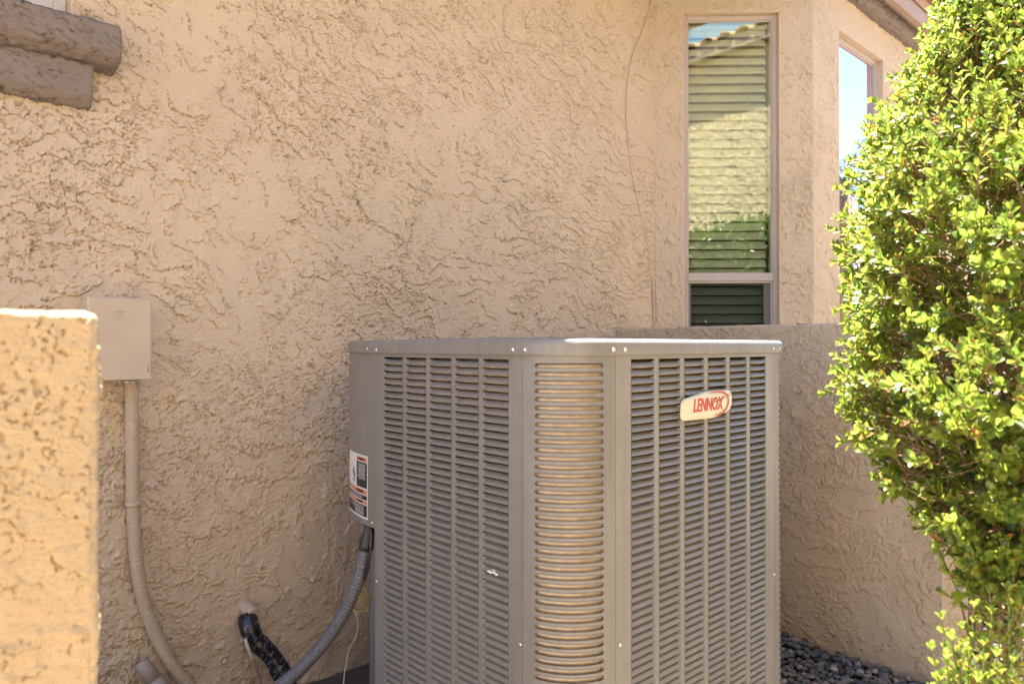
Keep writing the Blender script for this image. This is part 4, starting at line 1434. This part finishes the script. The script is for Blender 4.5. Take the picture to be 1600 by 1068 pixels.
# main shrub: radius profile read off its outline
ZS = 1.36
axis = at(1572, 540, ZS); axis.z = 0
prof_y = np.array([-260, -180, -100, 0, 80, 160, 215, 330, 375, 440, 480, 520, 575, 640, 700, 770, 850, 930])
prof_x = np.array([1572, 1545, 1510, 1472, 1440, 1394, 1362, 1322, 1308, 1330, 1318, 1345, 1316, 1326, 1356, 1394, 1462, 1550])
prof_z = H0 + (540 - prof_y) * ZS / F
prof_r = (1572 - prof_x) * ZS / F
prof_d = np.interp(prof_y, [-260, 0, 300, 600, 930], [1.52, 1.44, 1.32, 1.16, 1.02])   # the mound leans towards the camera lower down
prof_z = H0 + (540 - prof_y) * prof_d / F
prof_r = (1572 - prof_x + 4 * (prof_x < 1540)) * prof_d / F
prof_c = np.array([at(1572, 540, t)[:2] for t in prof_d])
def rad_at(z): return float(np.interp(z, prof_z[::-1], prof_r[::-1]))
def cen_at(z): return float(np.interp(z, prof_z[::-1], prof_c[::-1, 0])), float(np.interp(z, prof_z[::-1], prof_c[::-1, 1]))
rs = np.random.default_rng(21)
shrub = empty('shrub', axis, 'tall dense shrub with sunlit yellow-green leaves filling the right side', 'shrub')
leaves = []; tips = []
N_T = 4900
zmin, zmax = prof_z[-1], prof_z[0]
while len(tips) < N_T:
    z = rs.uniform(zmin, zmax); r_ = rad_at(z)
    if rs.random() > (r_ + .05) / .36: continue
    th = rs.uniform(0, math.tau)
    lump = 1 + .08 * math.sin(3 * th + z * 9) + .06 * math.sin(5 * th - z * 17 + 1)
    dep_ = abs(rs.normal(0, .15)) if rs.random() < .78 else rs.uniform(0, .8)
    rho = r_ * min(1.0, lump) * max(.05, 1 - dep_) - .042
    if rho < .01: rho = .01
    hol = float(vnoise(np.array(th * 2.4), np.array(z * 10), 1, 91))
    if hol > .15 and rho > r_ * .55 and rs.random() < min(.85, hol * 1.7): continue
    c_ = cen_at(z)
    p = np.array([c_[0] + rho * math.cos(th), c_[1] + rho * math.sin(th), z])
    slope = (rad_at(z - .04) - rad_at(z + .04)) / .08
    dv_ = np.array([math.cos(th), math.sin(th), .45 + .6 * max(min(slope, 1.2), -.4)]) + rs.normal(0, .30, 3)
    dv_ /= np.linalg.norm(dv_)
    tips.append((p, dv_))
tw = MB()
for p, dv_ in tips:
    ln = rs.uniform(.03, .055)
    leaves += twig_leaves(p, dv_, ln, int(rs.integers(5, 9)), .0205 * rs.uniform(.7, 1.3), rs)
    b = p - dv_ * rs.uniform(.02, .05)
    tw.tube([Vector(b), Vector(p + dv_ * ln)], .0012, 3, cap=False)
# hanging lower stems in front of the wall end
stems = [([(1500, 760), (1478, 800), (1490, 870), (1498, 930), (1512, 1000), (1520, 1100)], 1.12),
         ([(1556, 780), (1548, 860), (1540, 940), (1545, 1010), (1560, 1100)], 1.05),
         ([(1600, 800), (1590, 870), (1585, 950), (1590, 1060)], 1.03),
         ([(1530, 790), (1515, 850), (1520, 930), (1535, 1080)], 1.10),
         ([(1620, 760), (1570, 830), (1562, 920), (1570, 1090)], 1.08),
         ([(1580, 790), (1600, 880), (1610, 980), (1600, 1090)], 1.06),
         ([(1470, 755), (1466, 800), (1475, 850)], 1.12)]
for pp, t_ in stems:
    path = catmull([at(x, y, t_) for x, y in pp], .012)
    tw.tube(path, lambda i: .0017, 5, cap=False)
    for i in range(2, len(path) - 1, 2):
        if rs.random() < .12: continue
        t = np.array((path[i - 1] - path[i + 1]).normalized()[:])
        for s_ in (0, 1):
            if rs.random() < .1: continue
            sd_ = np.array([rs.normal(), rs.normal(), rs.normal() * .5]); sd_ -= t * sd_.dot(t); sd_ /= np.linalg.norm(sd_)
            dl = t * .7 + sd_
            leaves.append((np.array(path[i][:]), dl, t - sd_ * .6, rs.uniform(.016, .025)))
        if rs.random() < .5:
            dv_ = rs.normal(0, 1, 3); dv_[2] = abs(dv_[2]) * .6 + .4; dv_ /= np.linalg.norm(dv_)
            L_ = rs.uniform(.05, .10)
            leaves += twig_leaves(np.array(path[i][:]), dv_, L_, 9, .020, rs)
            tw.tube([path[i], path[i] + Vector(dv_ * L_)], .0012, 4, cap=False)
tw.build('twigs', M_TWIG, shrub)['kind'] = 'stuff'
# limbs
lm = MB()
for k in range(6):
    th = rs.uniform(0, math.tau); z1 = rs.uniform(.8, 1.6)
    p0 = Vector((axis.x + rs.uniform(.06, .18), axis.y + rs.uniform(-.05, .05), -.02))
    e_ = Vector((cen_at(z1)[0] + math.cos(th) * rad_at(z1) * .6, cen_at(z1)[1] + math.sin(th) * rad_at(z1) * .6, z1))
    m_ = p0.lerp(e_, .5) + Vector((rs.normal() * .03, rs.normal() * .03, .05))
    path = catmull([p0, m_, e_], .03)
    lm.tube(path, lambda i, n=len(path): .0075 - .005 * i / n, 7, cap=False)
    for j in range(6):
        i = int(rs.uniform(.35, .95) * (len(path) - 1))
        th2 = rs.uniform(0, math.tau); q = path[i]
        z2 = q.z + rs.uniform(-.02, .22)
        e2 = Vector((cen_at(z2)[0] + math.cos(th2) * rad_at(z2) * .85, cen_at(z2)[1] + math.sin(th2) * rad_at(z2) * .85, z2))
        if (e2 - q).length > .42: e2 = q + (e2 - q).normalized() * .42
        lm.tube(catmull([q, q.lerp(e2, .5) + Vector((0, 0, .03)), e2], .03), lambda i: .0028, 5, cap=False)
lm.build('branch', M_BARK, shrub, True)
build_leaves('leaves', leaves, M_LEAF, shrub, 300)

# small sunlit plant at the bottom
pl = empty('shrub', at(1500, 1200, 1.15), 'small bright-leaved sprig rising at the bottom edge in front of the garden wall', 'shrub')
leaves2 = []; tw = MB()
heads = [((1471, 968), .93), ((1456, 1018), .92), ((1486, 1000), .94), ((1508, 1010), .95), ((1500, 1020), .94), ((1525, 1035), .95), ((1488, 1062), .93), ((1455, 1075), .92), ((1540, 1060), .94),
         ((1572, 1070), .95), ((1560, 985), .97), ((1590, 1000), .98), ((1545, 930), .98), ((1582, 900), .98), ((1530, 975), .97), ((1596, 950), .97), ((1575, 845), .99), ((1512, 1060), .94), ((1598, 1060), .95), ((1478, 1030), .91), ((1500, 985), .93), ((1535, 1010), .93), ((1555, 1025), .92), ((1580, 1035), .92), ((1470, 1060), .90), ((1525, 1065), .91), ((1562, 1055), .91), ((1590, 1075), .91), ((1548, 960), .95), ((1575, 925), .95), ((1520, 950), .96)]
for (hx, hy), t_ in heads:
    top = at(hx, hy, t_)
    root = at(hx * .6 + 1530 * .4, 1230, t_ + .03)
    path = catmull([root, root.lerp(top, .5) + RGT * rs.uniform(-.01, .01), top], .01)
    tw.tube(path, .0011, 5, cap=False)
    for i in range(len(path) - 1, 0, -2):
        t = (path[min(i + 1, len(path) - 1)] - path[i - 1]).normalized()
        leaves2 += twig_leaves(np.array(path[i][:]) - np.array(t[:]) * .008, np.array(t[:]), .008, 0, .0185, rs, 5)
tw.build('twigs', M_STEM, pl)['kind'] = 'stuff'
build_leaves('leaves', leaves2, M_LEAF, pl, 120)

# neighbour's hedge, seen mirrored in the glass
hd = empty('hedge', (1.7, NY + .35, 0), 'long clipped green hedge along the neighbouring wall, mirrored low in the bay window glass', 'hedge')
L = []
HT = 2.12
n = 9000
hx = rs.uniform(.55, 3.0, n); t = rs.uniform(0, 1, n)
for i in range(n):
    if t[i] < .7: z = rs.uniform(.05, HT); y = NY + .55 + rs.normal(0, .03)
    else: z = HT + rs.normal(0, .03); y = rs.uniform(NY + .05, NY + .55)
    z += .04 * math.sin(hx[i] * 5)
    dl = rs.normal(0, 1, 3) + np.array([0, .6, .6])
    L.append((np.array([hx[i], y, z]), dl, rs.normal(0, 1, 3), rs.uniform(.045, .075)))
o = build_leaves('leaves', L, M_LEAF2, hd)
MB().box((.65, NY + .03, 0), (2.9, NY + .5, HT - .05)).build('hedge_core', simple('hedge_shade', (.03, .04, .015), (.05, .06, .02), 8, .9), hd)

# palm far down the side yard, mirrored faintly in the second bay window
pm = empty('palm_tree', (14, -2.6, 0), 'tall palm tree down the side yard, mirrored faintly in the bay window beside the shrub', 'palm tree')
MB().tube([(14, -2.6, -.02), (14.03, -2.6, 1.5), (14, -2.58, 3.0), (14.02, -2.6, 4.1)], lambda i: (.22, .17, .15, .13)[i], 10).build('trunk', M_BARK, pm, True)
mb = MB()
for k in range(34):
    a = rs.uniform(0, math.tau); el = rs.uniform(-.5, 1.1); Lf = rs.uniform(1.0, 1.5)
    o = Vector((math.cos(a) * math.cos(el), math.sin(a) * math.cos(el), math.sin(el)))
    sd_ = Vector((-math.sin(a), math.cos(a), 0))
    P = [Vector((14.02, -2.6, 4.1)) + o * Lf * t - Z * (.55 * t * t) for t in [i / 12 for i in range(13)]]
    mb.tube(P, lambda i: .012, 4, cap=False)
    for i in range(3, 13):
        t = (P[i] - P[i - 1]).normalized()
        for sg in (-1, 1):
            tip = P[i] + (sd_ * sg + t * .7).normalized() * .34 * (1 - .035 * i) - Z * .06
            mb.add([P[i] - t * .02, P[i] + t * .02, tip], [(0, 1, 2)])
mb.build('crown', M_LEAF2, pm)
